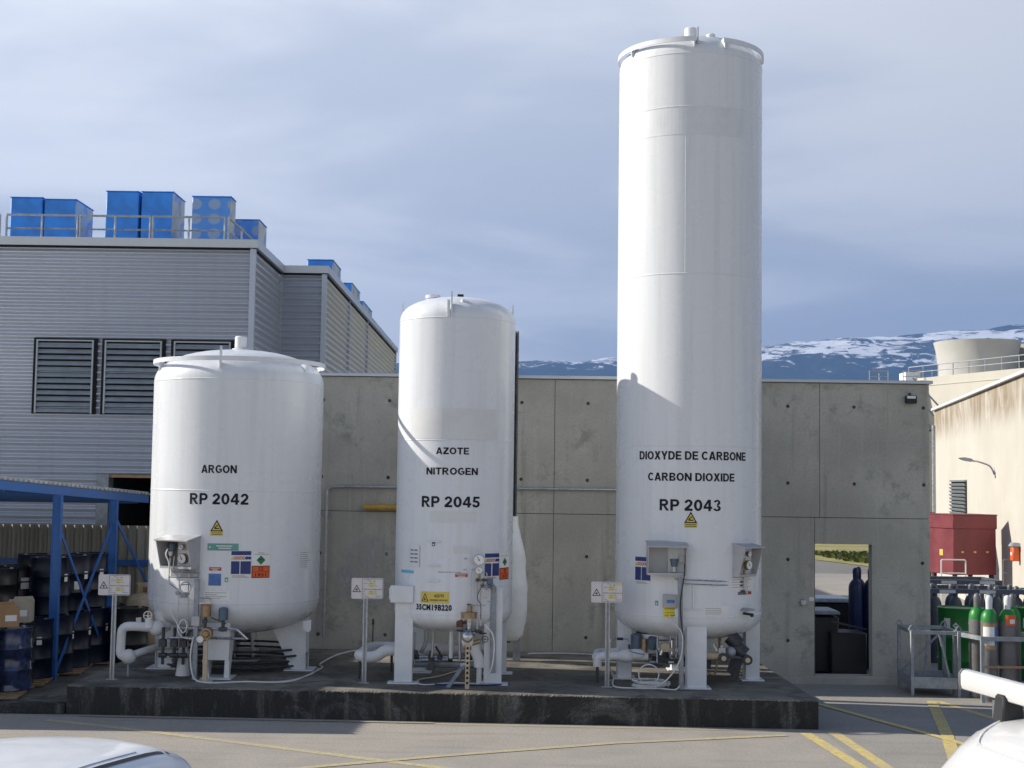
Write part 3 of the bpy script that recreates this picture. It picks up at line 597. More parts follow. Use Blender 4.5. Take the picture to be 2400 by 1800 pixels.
def words(root, d, t, a0, a1, z0, z1, bold=.035, m='ink'):
    uv, fs = text_geo(t, bold); k = len(t.split()); c = sorted({min(uv[i][0] for i in f) for f in fs}); ends = {}
    iv = sorted((min(uv[i][0] for i in f), max(uv[i][0] for i in f)) for f in fs); gaps = []; hi = iv[0][1]
    for lo, up in iv:
        if lo > hi: gaps.append((lo - hi, (lo + hi) / 2))
        hi = max(hi, up)
    cuts = sorted(g[1] for g in sorted(gaps)[len(gaps) - (k - 1):]) if k > 1 else []
    for w in range(k):
        lo = cuts[w - 1] if w else -1; up = cuts[w] if w < k - 1 else 2; mb = MB()
        mb.add([d.p(a0 + (a1 - a0) * u, z0 + (z1 - z0) * v, .004) for u, v in uv], [f for f in fs if lo < uv[f[0]][0] < up])
        used = sorted({i for f in mb.f for i in f}); ix = {o: n for n, o in enumerate(used)}; mb.v = [mb.v[i] for i in used]; mb.f = [tuple(ix[i] for i in f) for f in mb.f]
        mb.build('lettering', m, root, smooth=False)
def heavy(root, d, t, a0, a1, z0, z1):
    for polys in heavy_text(t):
        mb = MB()
        for q in polys: d.poly(mb, [(a0 + (a1 - a0) * u, z0 + (z1 - z0) * v) for u, v in q], .004)
        mb.build('lettering', 'ink', root, smooth=False)
def hood(root, x0, x1, ya, yb, z0, z1, rz, piv, name):
    h = MB(); P = Vector(piv); R3 = Matrix.Rotation(rz, 3, 'Z'); g = lambda x, y, z: P + R3 @ (Vector((x, y, z)) - P); D = ya - yb; th = .012
    def prism(poly, x, w): h.prism(poly, g(x, ya, 0), R3 @ Vector((0, -1, 0)), (0, 0, 1), R3 @ Vector((w, 0, 0)))
    prism([(0, z0), (D * .62, z0), (D, z1 - .02), (D, z1), (0, z1 + .06)], x0, th); prism([(0, z0), (D * .62, z0), (D, z1 - .02), (D, z1), (0, z1 + .06)], x1 - th, th)
    prism([(-.01, z1 + .05), (D + .02, z1 - .01), (D + .02, z1 + .005), (-.01, z1 + .065)], x0 - .015, x1 - x0 + .03); prism([(0, z0 - .03), (D * .62, z0 - .03), (D * .62, z0), (0, z0)], x0, x1 - x0); prism([(-.012, z0 - .02), (0, z0 - .02), (0, z1 + .06), (-.012, z1 + .06)], x0, x1 - x0)
    return h.build(name, 'cabinet_grey', root)
def gauge(root, c, r, n_=(0, -1, 0), m='steel', back=.05):
    c = Vector(c); n = Vector(n_).normalized(); g = MB().cyl(c, c + n * back, r, n=24).ring(c + n * back, r * .95, r * .09, n, 24, 6).build('gauge', m, root)
    MB().cyl(c + n * (back - .004), c + n * (back + .004), r * .9, n=24).build('dial', 'gauge_face', g)
    u = n.cross(Vector((0, 0, 1))).normalized(); w = u.cross(n); p = c + n * (back + .006); t = Vector((0, 0, 1)) * .8 + u * .45
    nd = MB().bar(p - t * r * .25, p + t * r * .75, r * .09, .002, up=n).cyl(p - n * .002, p + n * .003, r * .12, n=8); nd.build('needle', 'ink', g); return g

def argon():
    C, R = (-3.805, 19.65), 1.163; d = Drum3(C, R); Cv = Vector((C[0], C[1], 0)); m = 'vessel_white'
    t = thing('argon_tank', 'squat white cryogenic tank lettered ARGON RP 2042, the widest and lowest of the three', 'tank', (C[0], C[1], ZP), group=None)
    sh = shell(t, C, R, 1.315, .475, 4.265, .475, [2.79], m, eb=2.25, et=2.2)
    # ring rail with its lugs
    rg = MB(); prof = [(1.168, 4.505), (1.183, 4.505), (1.183, 4.565), (1.168, 4.565), (1.168, 4.505)]; rg.lathe(prof, Cv, 96); rg.build('ring_rail', 'paint_white', t)
    for a in (-2, 62, 118, 178, -122, -62):
        q = math.radians(a); n = Vector((math.sin(q), -math.cos(q), 0)); u = Vector((n.y, -n.x, 0)); p = Cv + n * 1.12
        hh = .30 if a == -2 else .16
        MB().prism([(-.035, 0), (.035, 0), (.035, hh * .8), (.018, hh), (-.018, hh), (-.035, hh * .8)], p + Vector((0, 0, 4.40)) - n * .02, n if a == -2 else n, (0, 0, 1), u * .02).build('lifting_lug', 'paint_white', t)
    MB().cyl(Cv + V(0, 0, 4.72), Cv + V(0, 0, 4.765), .13, n=24).cyl(Cv + V(0, 0, 4.765), Cv + V(0, 0, 4.94), .085, n=24).build('top_cap', 'paint_white', t, bevel=.014)
    # legs
    for a in (0, 90, 180, 270):
        q = math.radians(a); n = Vector((math.sin(q), -math.cos(q), 0)); u = Vector((-n.y, n.x, 0)); z = Vector((0, 0, 1)); lg = MB()
        ro, w0, w1 = 1.03, .325, .255
        lg.prism([(-w1 / 2 - .02, .58), (w1 / 2 + .02, .58), (w0 / 2, 1.06), (-w0 / 2, 1.06)], Cv + n * ro, u, z, -n * .012)
        for s in (-1, 1):
            lg.prism([(.0, .355), (-.19, .355), (-.46, .93), (-.36, 1.02), (.0, 1.09)], Cv + n * (ro - .012) + u * (s * (w1 / 2) - .006), n, z, u * .012)
        for s in (-1, 1): lg.prism([(s * w1 / 2 - .035, .355), (s * w1 / 2 + .03, .355), (s * (w1 / 2 + .02) + .012, .5795), (s * (w1 / 2 + .02) - .048, .5795)], Cv + n * (ro + .001), u, z, -n * .01)
        lg = lg.build('leg', 'paint_white', t)
        MB().box(Cv + n * (ro - .09) + z * .3485, (.40, .40, .015), 0, Matrix.Rotation(q, 3, 'Z')).build('base_plate', 'paint_white', lg)
    # prints
    heavy(t, d, 'ARGON', -12.6, 10.5, 3.02, 3.125); heavy(t, d, 'RP 2042', -20.3, 18.4, 2.61, 2.755)
    warn_tri(t, d, -5.4, 2.8, 2.201, 2.260, 2.411, 'x')
    mb = MB(); d.patch(mb, -7, 12.9, 2.011, 2.103, .003, 0); d.patch(mb, -1.2, 8.9, 2.064, 2.078, .005, 1); d.patch(mb, .2, 8.2, 2.034, 2.048, .005, 1); d.disc(mb, -5.4, 2.055, .012, .005, 1); mb.build('teal_label', ['teal_print', 'white_print'], t, smooth=False)
    placard(t, d, (8.5, 13.8, 14.4, 21.0), (1.645, 1.708, 1.874, 1.953, 2.006)); mb = MB(); d.patch(mb, 21.5, 33.8, 1.816, 2.004, .003, 0); d.text(mb, 'ARGON', 25.6, 29.6, 1.975, 1.987, .01, .005, 1); d.text(mb, 'LIQUIDE REFRIGERE', 22.6, 33.2, 1.955, 1.967, .01, .005, 1); mb.build('paper_label', ['paper', 'ink_grey'], t, smooth=False)
    diamond(t, d, 27.6, 1.887, .06); un_panel(t, d, 21.6, 33.6, 1.655, 1.813, '22', '1951')
    mb = MB(); d.patch(mb, -5.5, 2.4, 1.75, 1.794, .003, 0); d.patch(mb, -3.2, 0, 1.756, 1.766, .005, 1); d.patch(mb, -4.6, 1.4, 1.776, 1.782, .005, 1); mb.build('red_label', ['red_print', 'white_print'], t, smooth=False)
    mb = MB(); d.patch(mb, -5.8, 2.5, 1.535, 1.712, .003, 1); d.patch(mb, -5.7, 2.4, 1.556, 1.711, .005, 0); mb.build('blue_label', ['blue_print', 'white_print'], t, smooth=False)
    mb = MB(); d.patch(mb, 4.7, 6.8, 1.604, 1.663, .003, 0); d.disc(mb, 5.75, 1.628, .013, .005, 1); mb.build('small_label', ['teal_print', 'white_print'], t, smooth=False)
    lines(t, d, 56.4, 72.9, 1.749, 1.997, 8); lines(t, d, -8.6, 8.5, 1.364, 1.489, 4)
    # gauge cabinet: a hooded open box turned with the shell
    rz = math.radians(-24); P0 = Vector((-4.278, 18.60, 0)); cbo = hood(t, P0.x - .25, P0.x + .25, P0.y, P0.y - .27, 1.80, 2.14, rz, P0, 'gauge_cabinet'); R3 = Matrix.Rotation(rz, 3, 'Z'); nn = R3 @ Vector((0, -1, 0)); L3 = lambda x, y, z: P0 + R3 @ Vector((x, -y, z))
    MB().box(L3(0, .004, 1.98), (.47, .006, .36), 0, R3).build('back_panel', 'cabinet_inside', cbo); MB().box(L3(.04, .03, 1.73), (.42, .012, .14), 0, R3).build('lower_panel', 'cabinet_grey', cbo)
    gauge(cbo, L3(.02, .02, 1.895), .068, nn, 'bronze'); gauge(cbo, L3(.0, .02, 2.045), .036, nn, 'steel')
    MB().cyl(L3(-.14, .07, 1.99), L3(-.14, .07, 2.09), .038, .05, 12).build('transmitter', 'blue_grey_metal', cbo); MB().cyl(L3(-.15, .08, 1.93), L3(-.15, .08, 1.985), .022, .034, 10).build('gland', 'gauge_face', cbo); MB().cyl(L3(-.15, .08, 1.84), L3(-.15, .08, 1.93), .014, n=8).build('brass_stem', 'brass', cbo)
    MB().box(L3(.11, .05, 2.02), (.08, .05, .03), 0, R3).build('brass_fitting', 'brass', cbo)
    MB().cyl((-4.22, 18.5, 1.74), (-4.22, 18.5, 1.80), .028, n=8).build('brass_fitting', 'brass', cbo); None
    for pts in ([(-4.37, 18.46, 1.93), (-4.38, 18.45, 1.73), (-4.03, 18.45, 1.72)], [(-4.42, 18.46, 1.9), (-4.43, 18.45, 1.66), (-4.04, 18.45, 1.66)], [(-4.22, 18.45, 1.76), (-4.29, 18.45, 1.70), (-4.29, 18.45, 1.46), (-4.30, 18.45, 1.02)], [(-4.21, 18.45, 1.76), (-4.165, 18.45, 1.70), (-4.17, 18.45, 1.46), (-4.16, 18.45, 1.02)], [(-4.42, 18.45, 1.66), (-4.42, 18.45, 1.58), (-4.3, 18.45, 1.5)], [(-4.29, 18.45, 1.56), (-4.17, 18.45, 1.57)]):
        tb('impulse_tube', 'steel_tube', t, pts, .0075, 6, .03)
    tb('white_cable', 'cable_white', t, [(-4.45, 18.44, 2.03), (-4.47, 18.43, 1.95), (-4.43, 18.42, 1.86), (-4.42, 18.42, 1.75), (-4.43, 18.43, 1.62)], .01, 6, curve=True)
    MB().cyl((-4.22, 18.43, 1.40), (-4.22, 18.43, 1.47), .045, n=12).bar((-4.32, 18.43, 1.46), (-4.15, 18.43, 1.45), .03, .03).cyl((-4.3, 18.40, 1.46), (-4.3, 18.46, 1.46), .03, n=8).ring((-4.2, 18.42, 1.53), .07, .008, (0, -1, 0)).build('manifold_valve', 'galvanised_dull', t)
    tr = MB().bb((-4.085, 18.40, .345), (-4.02, 18.44, 1.64)); tr.build('cable_tray', 'galvanised_dull', t, bevel=.006); MB().bb((-4.11, 18.385, 1.04), (-4.0, 18.46, 1.17)).build('junction_box', 'cabinet_grey', t, bevel=.006)
    # regulator post and relief valve
    p = MB().bar((-3.905, 18.36, ZP), (-3.905, 18.36, .86), .055, .04).box((-3.905, 18.36, ZP + .008), (.2, .12, .014)); p.build('valve_stand', 'beige_steel', t)
    MB().cyl((-3.9, 18.42, .95), (-3.9, 18.33, .95), .08, .072, 20).cyl((-3.9, 18.33, .95), (-3.9, 18.29, .95), .05, .035, 14).build('regulator', 'bronze', t); MB().cyl((-3.97, 18.36, .88), (-3.97, 18.31, .88), .045, n=14).build('pressure_gauge', 'steel', t); MB().cyl((-3.97, 18.315, .88), (-3.97, 18.308, .88), .04, n=14).build('dial', 'gauge_face', t)
    MB().cyl((-3.925, 18.42, 1.16), (-3.925, 18.42, 1.31), .062, .066, 18).cyl((-3.925, 18.42, 1.31), (-3.925, 18.42, 1.325), .07, n=18).build('relief_valve', 'bronze', t, bevel=.004); MB().cyl((-3.93, 18.42, .97), (-3.93, 18.42, 1.16), .018, n=8).box((-3.94, 18.42, 1.10), (.06, .06, .05)).build('valve_stem', 'dark_metal', t)
    MB().cyl((-3.705, 18.44, 1.12), (-3.705, 18.44, 1.265), .06, .06, 18).sphere((-3.705, 18.44, 1.265), .06, 14, sc3=(1, 1, .35)).build('actuator', 'blue_grey_metal', t)
    MB().cyl((-3.705, 18.44, .97), (-3.705, 18.44, 1.12), .024, n=8).bar((-3.86, 18.42, 1.15), (-3.66, 18.42, 1.075), .02, .014).box((-3.705, 18.44, 1.0), (.1, .07, .05)).build('lever_valve', 'dark_metal', t)
    tb('manifold_pipe', 'steel', t, [(-4.3, 18.45, 1.005), (-3.8, 18.45, 1.0), (-3.53, 18.45, 1.0), (-3.40, 18.5, .87)], .018, 8); tb('manifold_pipe', 'steel', t, [(-4.46, 18.6, .86), (-4.0, 18.6, .87), (-3.4, 18.6, .86)], .018, 8); tb('tube_bend', 'galvanised', t, [(-4.04, 18.43, 1.40), (-3.87, 18.43, 1.40), (-3.86, 18.43, 1.28)], .009, 6)
    for x in (-4.55, -4.40, -4.28): MB().cyl((x, 18.75, .5), (x, 18.75, .98), .022, n=8).box((x, 18.73, .78), (.09, .09, .10)).cyl((x - .05, 18.74, .62), (x + .05, 18.74, .62), .034, n=10).build('globe_valve', 'dark_metal', t)
    MB().cyl((-4.31, 18.9, ZP), (-4.31, 18.9, .56), .10, .07, 14).cyl((-4.31, 18.9, .56), (-4.31, 18.9, .78), .06, n=14).sphere((-4.31, 18.9, .64), .075).build('insulated_valve', 'insulation_white', t)
    tb('white_loop', 'cable_white', t, [(-4.36, 18.38, 1.33), (-4.37, 18.37, 1.22), (-4.30, 18.36, 1.10), (-4.21, 18.36, .96), (-4.16, 18.36, 1.02), (-4.18, 18.36, 1.12), (-4.24, 18.36, 1.10), (-4.27, 18.36, .99), (-4.21, 18.36, .9), (-4.08, 18.36, .88)], .0075, 6, curve=True)
    # finned vaporiser coil lying under the vessel
    vp = MB()
    for k, (rr, z) in enumerate(((.95, .62), (1.0, .54), (.92, .46), (.97, .40))): vp.tube([Cv + V(rr * math.cos(a), rr * .72 * math.sin(a) + .2, z) for a in [PI * .05 + 2 * PI * i / 40 for i in range(40)]], .017, 6, closed=True)
    vp.build('vaporiser_coil', 'dark_metal', t)
    lug = MB().prism([(-.05, .05), (.06, .07), (.06, -.07), (.02, -.10), (-.05, -.06)], (-2.74, 19.28, .985), (1, 0, 0), (0, 0, 1), (0, .02, 0)); lug.build('anchor_lug', 'paint_white', t)
    t2 = thing('insulated_pipe', 'white insulated pipe loop with a handwheel left of the argon tank', 'pipe', (-5.0, 18.75, ZP))
    MB().tube(fillet([(-4.55, 19.0, .98), (-4.68, 18.85, .96), (-4.89, 18.75, .99), (-5.10, 18.75, .985), (-5.11, 18.75, .59), (-4.98, 18.75, .585)], .09), [.062] * 2 + [.062] * 60, 12).build('pipe', 'insulation_white', t2) if False else tb('pipe', 'insulation_white', t2, [(-4.55, 19.0, .98), (-4.68, 18.85, .96), (-4.89, 18.75, .99), (-5.10, 18.75, .985), (-5.11, 18.75, .60), (-4.98, 18.75, .585)], .06, 12, .09)
    tb('pipe', 'insulation_white', t2, [(-5.0, 18.75, .60), (-4.86, 18.9, .645), (-4.72, 19.2, .67), (-4.5, 19.3, .68)], .048, 12, .05); MB().sphere((-5.0, 18.75, .595), .098, 18).build('strainer', 'insulation_white', t2)
    MB().sphere((-4.66, 18.86, .96), .105, 18, sc3=(1.1, 1, .95)).cyl((-4.75, 18.8, .97), (-4.765, 18.8, 1.10), .075, .04, 14).build('valve_body', 'insulation_white', t2); MB().cyl((-4.60, 19.0, .9), (-4.66, 18.95, 1.18), .09, .075, 14).build('riser', 'insulation_white', t2)
    MB().wheel((-4.765, 18.76, 1.13), .055).cyl((-4.765, 18.8, 1.05), (-4.765, 18.78, 1.13), .012, n=6).build('handwheel', 'gauge_face', t2); MB().cyl((-5.0, 18.75, ZP), (-5.0, 18.75, .52), .016, n=8).build('support', 'galvanised_dull', t2)
    return t
argon()
def nitrogen():
    C, R = (-.745, 18.97), .782; d = Drum3(C, R); Cv = Vector((C[0], C[1], 0))
    t = thing('nitrogen_tank', 'slim white cryogenic tank lettered AZOTE NITROGEN RP 2045 between the two others', 'tank', (C[0], C[1], ZP))
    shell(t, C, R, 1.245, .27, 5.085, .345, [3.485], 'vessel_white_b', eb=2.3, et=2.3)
    for a in (-4, 90, -90, 178):
        q = math.radians(a); n = Vector((math.sin(q), -math.cos(q), 0)); u = Vector((-n.y, n.x, 0)); h = .34 if a == -4 else .26
        MB().prism([(-.05, 0), (.05, 0), (.05, h * .86), (.03, h), (-.03, h), (-.05, h * .86)], Cv + n * .745 + V(-.008, 0, 5.09), (0, 1, 0), (0, 0, 1), (.016, 0, 0)).build('lifting_lug', 'paint_white', t)
    MB().prism([(-.018, 0), (.018, 0), (.018, .22), (-.018, .22)], Cv + V(-.09, -.79, 5.09), (1, 0, 0), (0, 0, 1), (0, .03, 0)).build('lug_stiffener', 'paint_white', t)
    MB().tube([Cv + V(.02, -.76, 5.37), Cv + V(.10, -.76, 5.368)], .017, 8).build('black_plug', 'black_rubber', t); MB().cyl(Cv + V(.09, -.62, 5.22), Cv + V(.10, -.62, 5.33), .04, n=12).build('nozzle', 'paint_white', t)
    MB().cyl(Cv + V(-.33, -.05, 5.34), Cv + V(-.34, -.05, 5.42), .085, n=18).cyl(Cv + V(-.34, -.05, 5.42), Cv + V(-.342, -.05, 5.46), .10, n=18).build('top_cap', 'paint_white', t)
    for x, y, zt in ((-1.355, 18.46, 1.59), (-.20, 18.46, 1.60), (-1.25, 19.52, 1.5), (-.14, 19.50, 1.5)):
        lg = MB().bb((x - .117, y - .06, ZP + .02), (x + .117, y + .06, zt)).build('leg', 'paint_white', t, bevel=.006); MB().bb((x - .20, y - .10, ZP), (x + .20, y + .09, ZP + .018)).build('base_plate', 'paint_white', lg)
    cv = MB().bb((-1.535, 18.33, 1.38), (-1.235, 18.40, 1.60)).build('instrument_cover', 'paint_white', t, bevel=.008); MB().bb((-1.55, 18.345, 1.42), (-1.5351, 18.40, 1.57)).build('cover_flange', 'paint_white', cv)
    decal(t, d, 'repainted_patch', 'patch_warm', -45.2, 46.7, 3.50, 3.896); decal(t, d, 'repainted_patch', 'patch_warm', -21.7, 23.4, 2.425, 2.565); decal(t, d, 'repainted_patch', 'patch_warm', 1.6, 19.9, 2.03, 2.12)
    heavy(t, d, 'AZOTE', -16.6, 14.9, 3.302, 3.390); heavy(t, d, 'NITROGEN', -26.2, 24.0, 3.038, 3.130); heavy(t, d, 'RP 2045', -30.8, 26.5, 2.62, 2.76); words(t, d, '35CM19B220', -34.9, 1.0, 1.295, 1.375, .05)
    mb = MB(); d.patch(mb, -30.2, -1.6, 1.387, 1.538, .003, 0); d.tri(mb, -29.2, -21.5, 1.408, 1.518, .009, .005, 1); d.text(mb, 'AZOTE', -16, -6.6, 1.468, 1.505, .03, .005, 1); d.text(mb, 'DANGER ASPHYXIE', -20.2, -3, 1.420, 1.442, .02, .005, 1)
    d.poly(mb, [(-26.6, 1.428), (-26.6, 1.440), (-25.6, 1.462), (-24.9, 1.458), (-25.6, 1.440), (-23.6, 1.434), (-23.6, 1.428)], .005, 1); mb.build('asphyxia_sign', ['yellow_print', 'ink'], t, smooth=False)
    placard(t, d, (32.9, 40.4, 41.7, 50.7), (1.694, 1.737, 1.90, 1.975, 2.028)); mb = MB(); d.patch(mb, 51.2, 69.8, 1.84, 2.03, .003, 0); d.text(mb, 'AZOTE LIQUIDE', 52.5, 68, 1.985, 1.995, .01, .005, 1); mb.build('paper_label', ['paper', 'ink_grey'], t, smooth=False)
    diamond(t, d, 60.5, 1.91, .055, 1.05); un_panel(t, d, 51.8, 69.3, 1.683, 1.834, '22', '1977')
    mb = MB(); d.patch(mb, 3.7, 15.5, 1.731, 1.775, .003, 0); d.patch(mb, 6.5, 13, 1.737, 1.746, .005, 1); d.patch(mb, 4.6, 14.4, 1.757, 1.763, .005, 1); mb.build('red_label', ['red_print', 'white_print'], t, smooth=False)
    decal(t, d, 'cyan_label', 'cyan_print', -58.6, -39.2, 1.757, 1.795); words(t, d, 'PRESSION DE SERVICE 15 BAR', -12.7, 9.2, 1.782, 1.797, .005, 'ink_grey'); words(t, d, 'HP1', 11.8, 14.4, 1.955, 1.975, .01, 'ink_grey'); words(t, d, 'PR1', 11.6, 14.4, 1.815, 1.833, .01, 'ink_grey')
    mb = MB(); d.patch(mb, -19, -16, 2.119, 2.171, .004, 0); d.disc(mb, -17.5, 2.14, .012, .006, 1); mb.build('small_label', ['navy_print', 'white_print'], t, smooth=False)
    for z in (2.172, 1.868, 1.671):
        cl = MB(); n = 5
        for i in range(n):
            a, b = -23.5 + 12.5 * i / n, -23.5 + 12.5 * (i + 1) / n; vs = [d.p(a, z, 0), d.p(b, z, 0), d.p(b, z, .03), d.p(a, z, .03), d.p(a, z + .012, 0), d.p(b, z + .012, 0), d.p(b, z + .012, .03), d.p(a, z + .012, .03)]
            cl.add(vs, [(3, 2, 1, 0), (4, 5, 6, 7), (3, 7, 6, 2), (0, 4, 7, 3), (1, 2, 6, 5)])
        cl.build('cleat', 'paint_white', t)
    mb = MB(); d.patch(mb, -45.7, -32, 1.852, 2.122, .012, 0)
    for k in range(4):
        for a in (-43, -38): d.patch(mb, a, a + 4, 1.90 + k * .05, 1.918 + k * .05, .014, 1)
    mb.build('data_plate', ['patch_white', 'ink_grey'], t, smooth=False)
    # gauges, manifold and tubing
    for c, r in (((-.39, 18.19, 1.955), .068), ((-.39, 18.19, 1.82), .046)): gauge(t, c, r, m='steel')
    for pts in ([(-.43, 18.12, 1.84), (-.49, 18.12, 1.83), (-.49, 18.12, 1.70), (-.48, 18.12, 1.38), (-.29, 18.12, 1.38), (-.28, 18.12, 1.5)], [(-.35, 18.12, 1.80), (-.285, 18.12, 1.80), (-.29, 18.12, 1.63), (-.33, 18.12, 1.57), (-.32, 18.12, 1.48), (-.28, 18.12, 1.47)], [(-.41, 18.14, 1.72), (-.40, 18.14, 1.08)], [(-.37, 18.14, 1.72), (-.36, 18.14, 1.12)], [(-.29, 18.12, 1.57), (-.28, 18.12, 1.43), (-.24, 18.12, 1.43), (-.24, 18.12, 1.57)]): tb('impulse_tube', 'steel_tube', t, pts, .007, 6, .03)
    tb('black_cable', 'black_rubber', t, [(-.34, 18.12, 1.64), (-.40, 18.12, 1.52), (-.40, 18.12, 1.46), (-.36, 18.12, 1.38), (-.36, 18.12, 1.2)], .006, 6, curve=True)
    for x, z in ((-.405, 1.70), (-.325, 1.70), (-.335, 1.635)): MB().wheel((x, 18.09, z), .026).cyl((x, 18.09, z), (x, 18.15, z), .014, n=8).build('handwheel', 'black_rubber', t)
    MB().box((-.36, 18.15, 1.70), (.13, .03, .03)).cyl((-.385, 18.15, 1.72), (-.385, 18.15, 1.79), .016, n=8).build('manifold_block', 'brass', t)
    MB().box((-.245, 18.12, 1.685), (.075, .07, .07)).cyl((-.245, 18.12, 1.60), (-.245, 18.12, 1.65), .026, n=10).build('pressure_transmitter', 'blue_grey_metal', t, bevel=.006)
    MB().bb((-.235, 18.36, .50), (-.165, 18.398, 1.60)).build('cable_tray', 'galvanised_dull', t, bevel=.005); MB().tube(fillet([(-.30, 18.22, 1.57), (-.27, 18.22, 1.64), (-.20, 18.28, 1.64), (-.19, 18.32, 1.55)], .05), .02, 8).build('conduit', 'galvanised', t)
    # valve assembly under the right front
    rg = MB().cyl((-.505, 18.2, 1.21), (-.505, 18.2, 1.275), .105, n=24).cyl((-.505, 18.2, 1.275), (-.505, 18.2, 1.285), .115, n=24).cyl((-.5, 18.2, 1.285), (-.5, 18.2, 1.37), .03, n=10); rg.build('diaphragm_regulator', 'bronze', t); MB().wheel((-.51, 18.19, 1.385), .028, (0, 0, 1)).build('handwheel', 'black_rubber', t)
    MB().box((-.505, 18.2, 1.165), (.05, .05, .09)).cyl((-.58, 18.2, 1.03), (-.43, 18.2, 1.03), .05, n=14).cyl((-.505, 18.2, .98), (-.505, 18.2, 1.12), .03, n=10).build('valve_body', 'steel', t)
    MB().box((-.63, 18.25, 1.19), (.085, .08, .2)).cyl((-.63, 18.25, 1.29), (-.63, 18.25, 1.33), .02, n=8).box((-.57, 18.25, 1.17), (.06, .05, .08)).build('rusty_valve', 'rusty', t, bevel=.01); MB().wheel((-.63, 18.25, 1.345), .035, (0, 0, 1)).build('handwheel', 'dark_metal', t)
    MB().cyl((-.52, 18.14, .93), (-.52, 18.05, .93), .075, n=20).sphere((-.52, 18.10, .98), .085, 16).build('pressure_reducer', 'steel', t); MB().cyl((-.47, 18.1, .90), (-.36, 18.1, .93), .03, n=10).cyl((-.56, 18.1, .87), (-.47, 18.1, .87), .055, .05, 14).build('outlet_fitting', 'brass', t)
    MB().wheel((-.405, 18.15, 1.05), .07, (0, 0, 1)).wheel((-.335, 18.2, 1.02), .05, (0, 0, 1)).wheel((-.30, 18.15, .95), .04).wheel((-.60, 18.2, 1.05), .06, (0, 0, 1)).build('handwheel_set', 'dark_metal', t)
    ss = MB().bar((-.515, 18.03, ZP), (-.515, 18.03, .90), .055, .03)
    ss.build('slotted_post', 'beige_steel', t)
    for k in range(8): MB().bb((-.528, 18.010, .40 + k * .062), (-.502, 18.0135, .43 + k * .062)).build('slot', 'dark_void', t)
    MB().bar((-.57, 18.35, .60), (-.76, 18.02, .352), .06, .012).build('raking_strut', 'galvanised_dull', t); MB().box((-.57, 18.35, .60), (.09, .05, .05)).build('strut_clamp', 'galvanised', t)
    for pts, r, m in (([(-1.24, 18.7, .65), (-.33, 18.7, .645)], .022, 'steel'), ([(-1.2, 18.68, .605), (-.76, 18.68, .615)], .016, 'steel'), ([(-1.30, 18.75, .55), (-.30, 18.75, .55)], .045, 'galvanised_dull'), ([(-1.23, 18.7, .97), (-1.23, 18.7, .55)], .014, 'galvanised'), ([(-1.08, 18.7, 1.0), (-1.09, 18.7, .82), (-1.15, 18.7, .70)], .026, 'galvanised'), ([(-.98, 18.6, 1.05), (-.99, 18.6, .79), (-1.0, 18.6, .64)], .014, 'galvanised'), ([(-.75, 18.6, 1.05), (-.75, 18.6, .65)], .028, 'paint_white'), ([(-.64, 18.6, 1.0), (-.63, 18.6, .62)], .02, 'galvanised'), ([(-1.0, 18.6, .66), (-1.0, 18.6, .50)], .032, 'dark_metal'), ([(-.95, 18.58, .80), (-.86, 18.58, .66)], .014, 'black_rubber')): tb('process_pipe', m, t, pts, r, 8)
    for x, z in ((-1.2, .65), (-1.02, .645), (-.9, .64), (-.76, .63), (-.5, .65)): MB().cyl((x - .03, 18.69, z), (x + .03, 18.69, z), .036, n=10).box((x, 18.66, z + .05), (.03, .03, .08)).build('pipe_valve', 'dark_metal', t)
    MB().box((-1.0, 18.55, .56), (.08, .08, .12)).build('steam_trap', 'dark_metal', t)
    tb('insulated_drop', 'insulation_white', t, [(-.44, 18.42, .9), (-.43, 18.42, .77), (-.375, 18.42, .66), (-.375, 18.42, .56)], .07, 12, .05); MB().cyl((-.375, 18.42, ZP), (-.375, 18.42, .56), .035, n=10).build('drop_pipe', 'insulation_white', t)
    tb('white_hose', 'cable_white', t, [(-.31, 18.15, 1.13), (-.21, 18.12, 1.03), (-.18, 18.1, .86), (-.21, 18.1, .60), (-.31, 18.15, .42), (-.4, 18.3, ZP + .02)], .009, 6, curve=True)
    t2 = thing('insulated_pipe', 'white insulated twin pipe bend left of the nitrogen tank legs', 'pipe', (-1.9, 18.8, ZP))
    tb('pipe', 'insulation_white', t2, [(-1.92, 19.0, .66), (-1.97, 18.75, .65), (-1.86, 18.70, .635), (-1.73, 18.7, .645), (-1.62, 18.7, .73), (-1.3, 18.7, .74)], .075, 12, .09); tb('pipe', 'insulation_white', t2, [(-1.93, 18.95, .65), (-1.88, 19.35, .675), (-1.74, 19.55, .66), (-1.1, 19.5, .66), (-.6, 19.5, .665), (-.2, 19.5, .74)], .085, 12, .1)
    MB().cyl((-1.96, 18.78, ZP), (-1.96, 18.78, .58), .018, n=8).build('support', 'dark_metal', t2); MB().cyl((-1.6, 19.55, ZP), (-1.6, 19.55, .58), .018, n=8).build('support', 'dark_metal', t2); MB().cyl((-1.86, 19.5, .72), (-1.86, 19.5, .98), .008, n=6).build('sensor_rod', 'black_rubber', t2); MB().cyl((-1.86, 19.5, .98), (-1.86, 19.5, 1.06), .02, .012, 8).build('sensor_head', 'rusty', t2)
nitrogen()
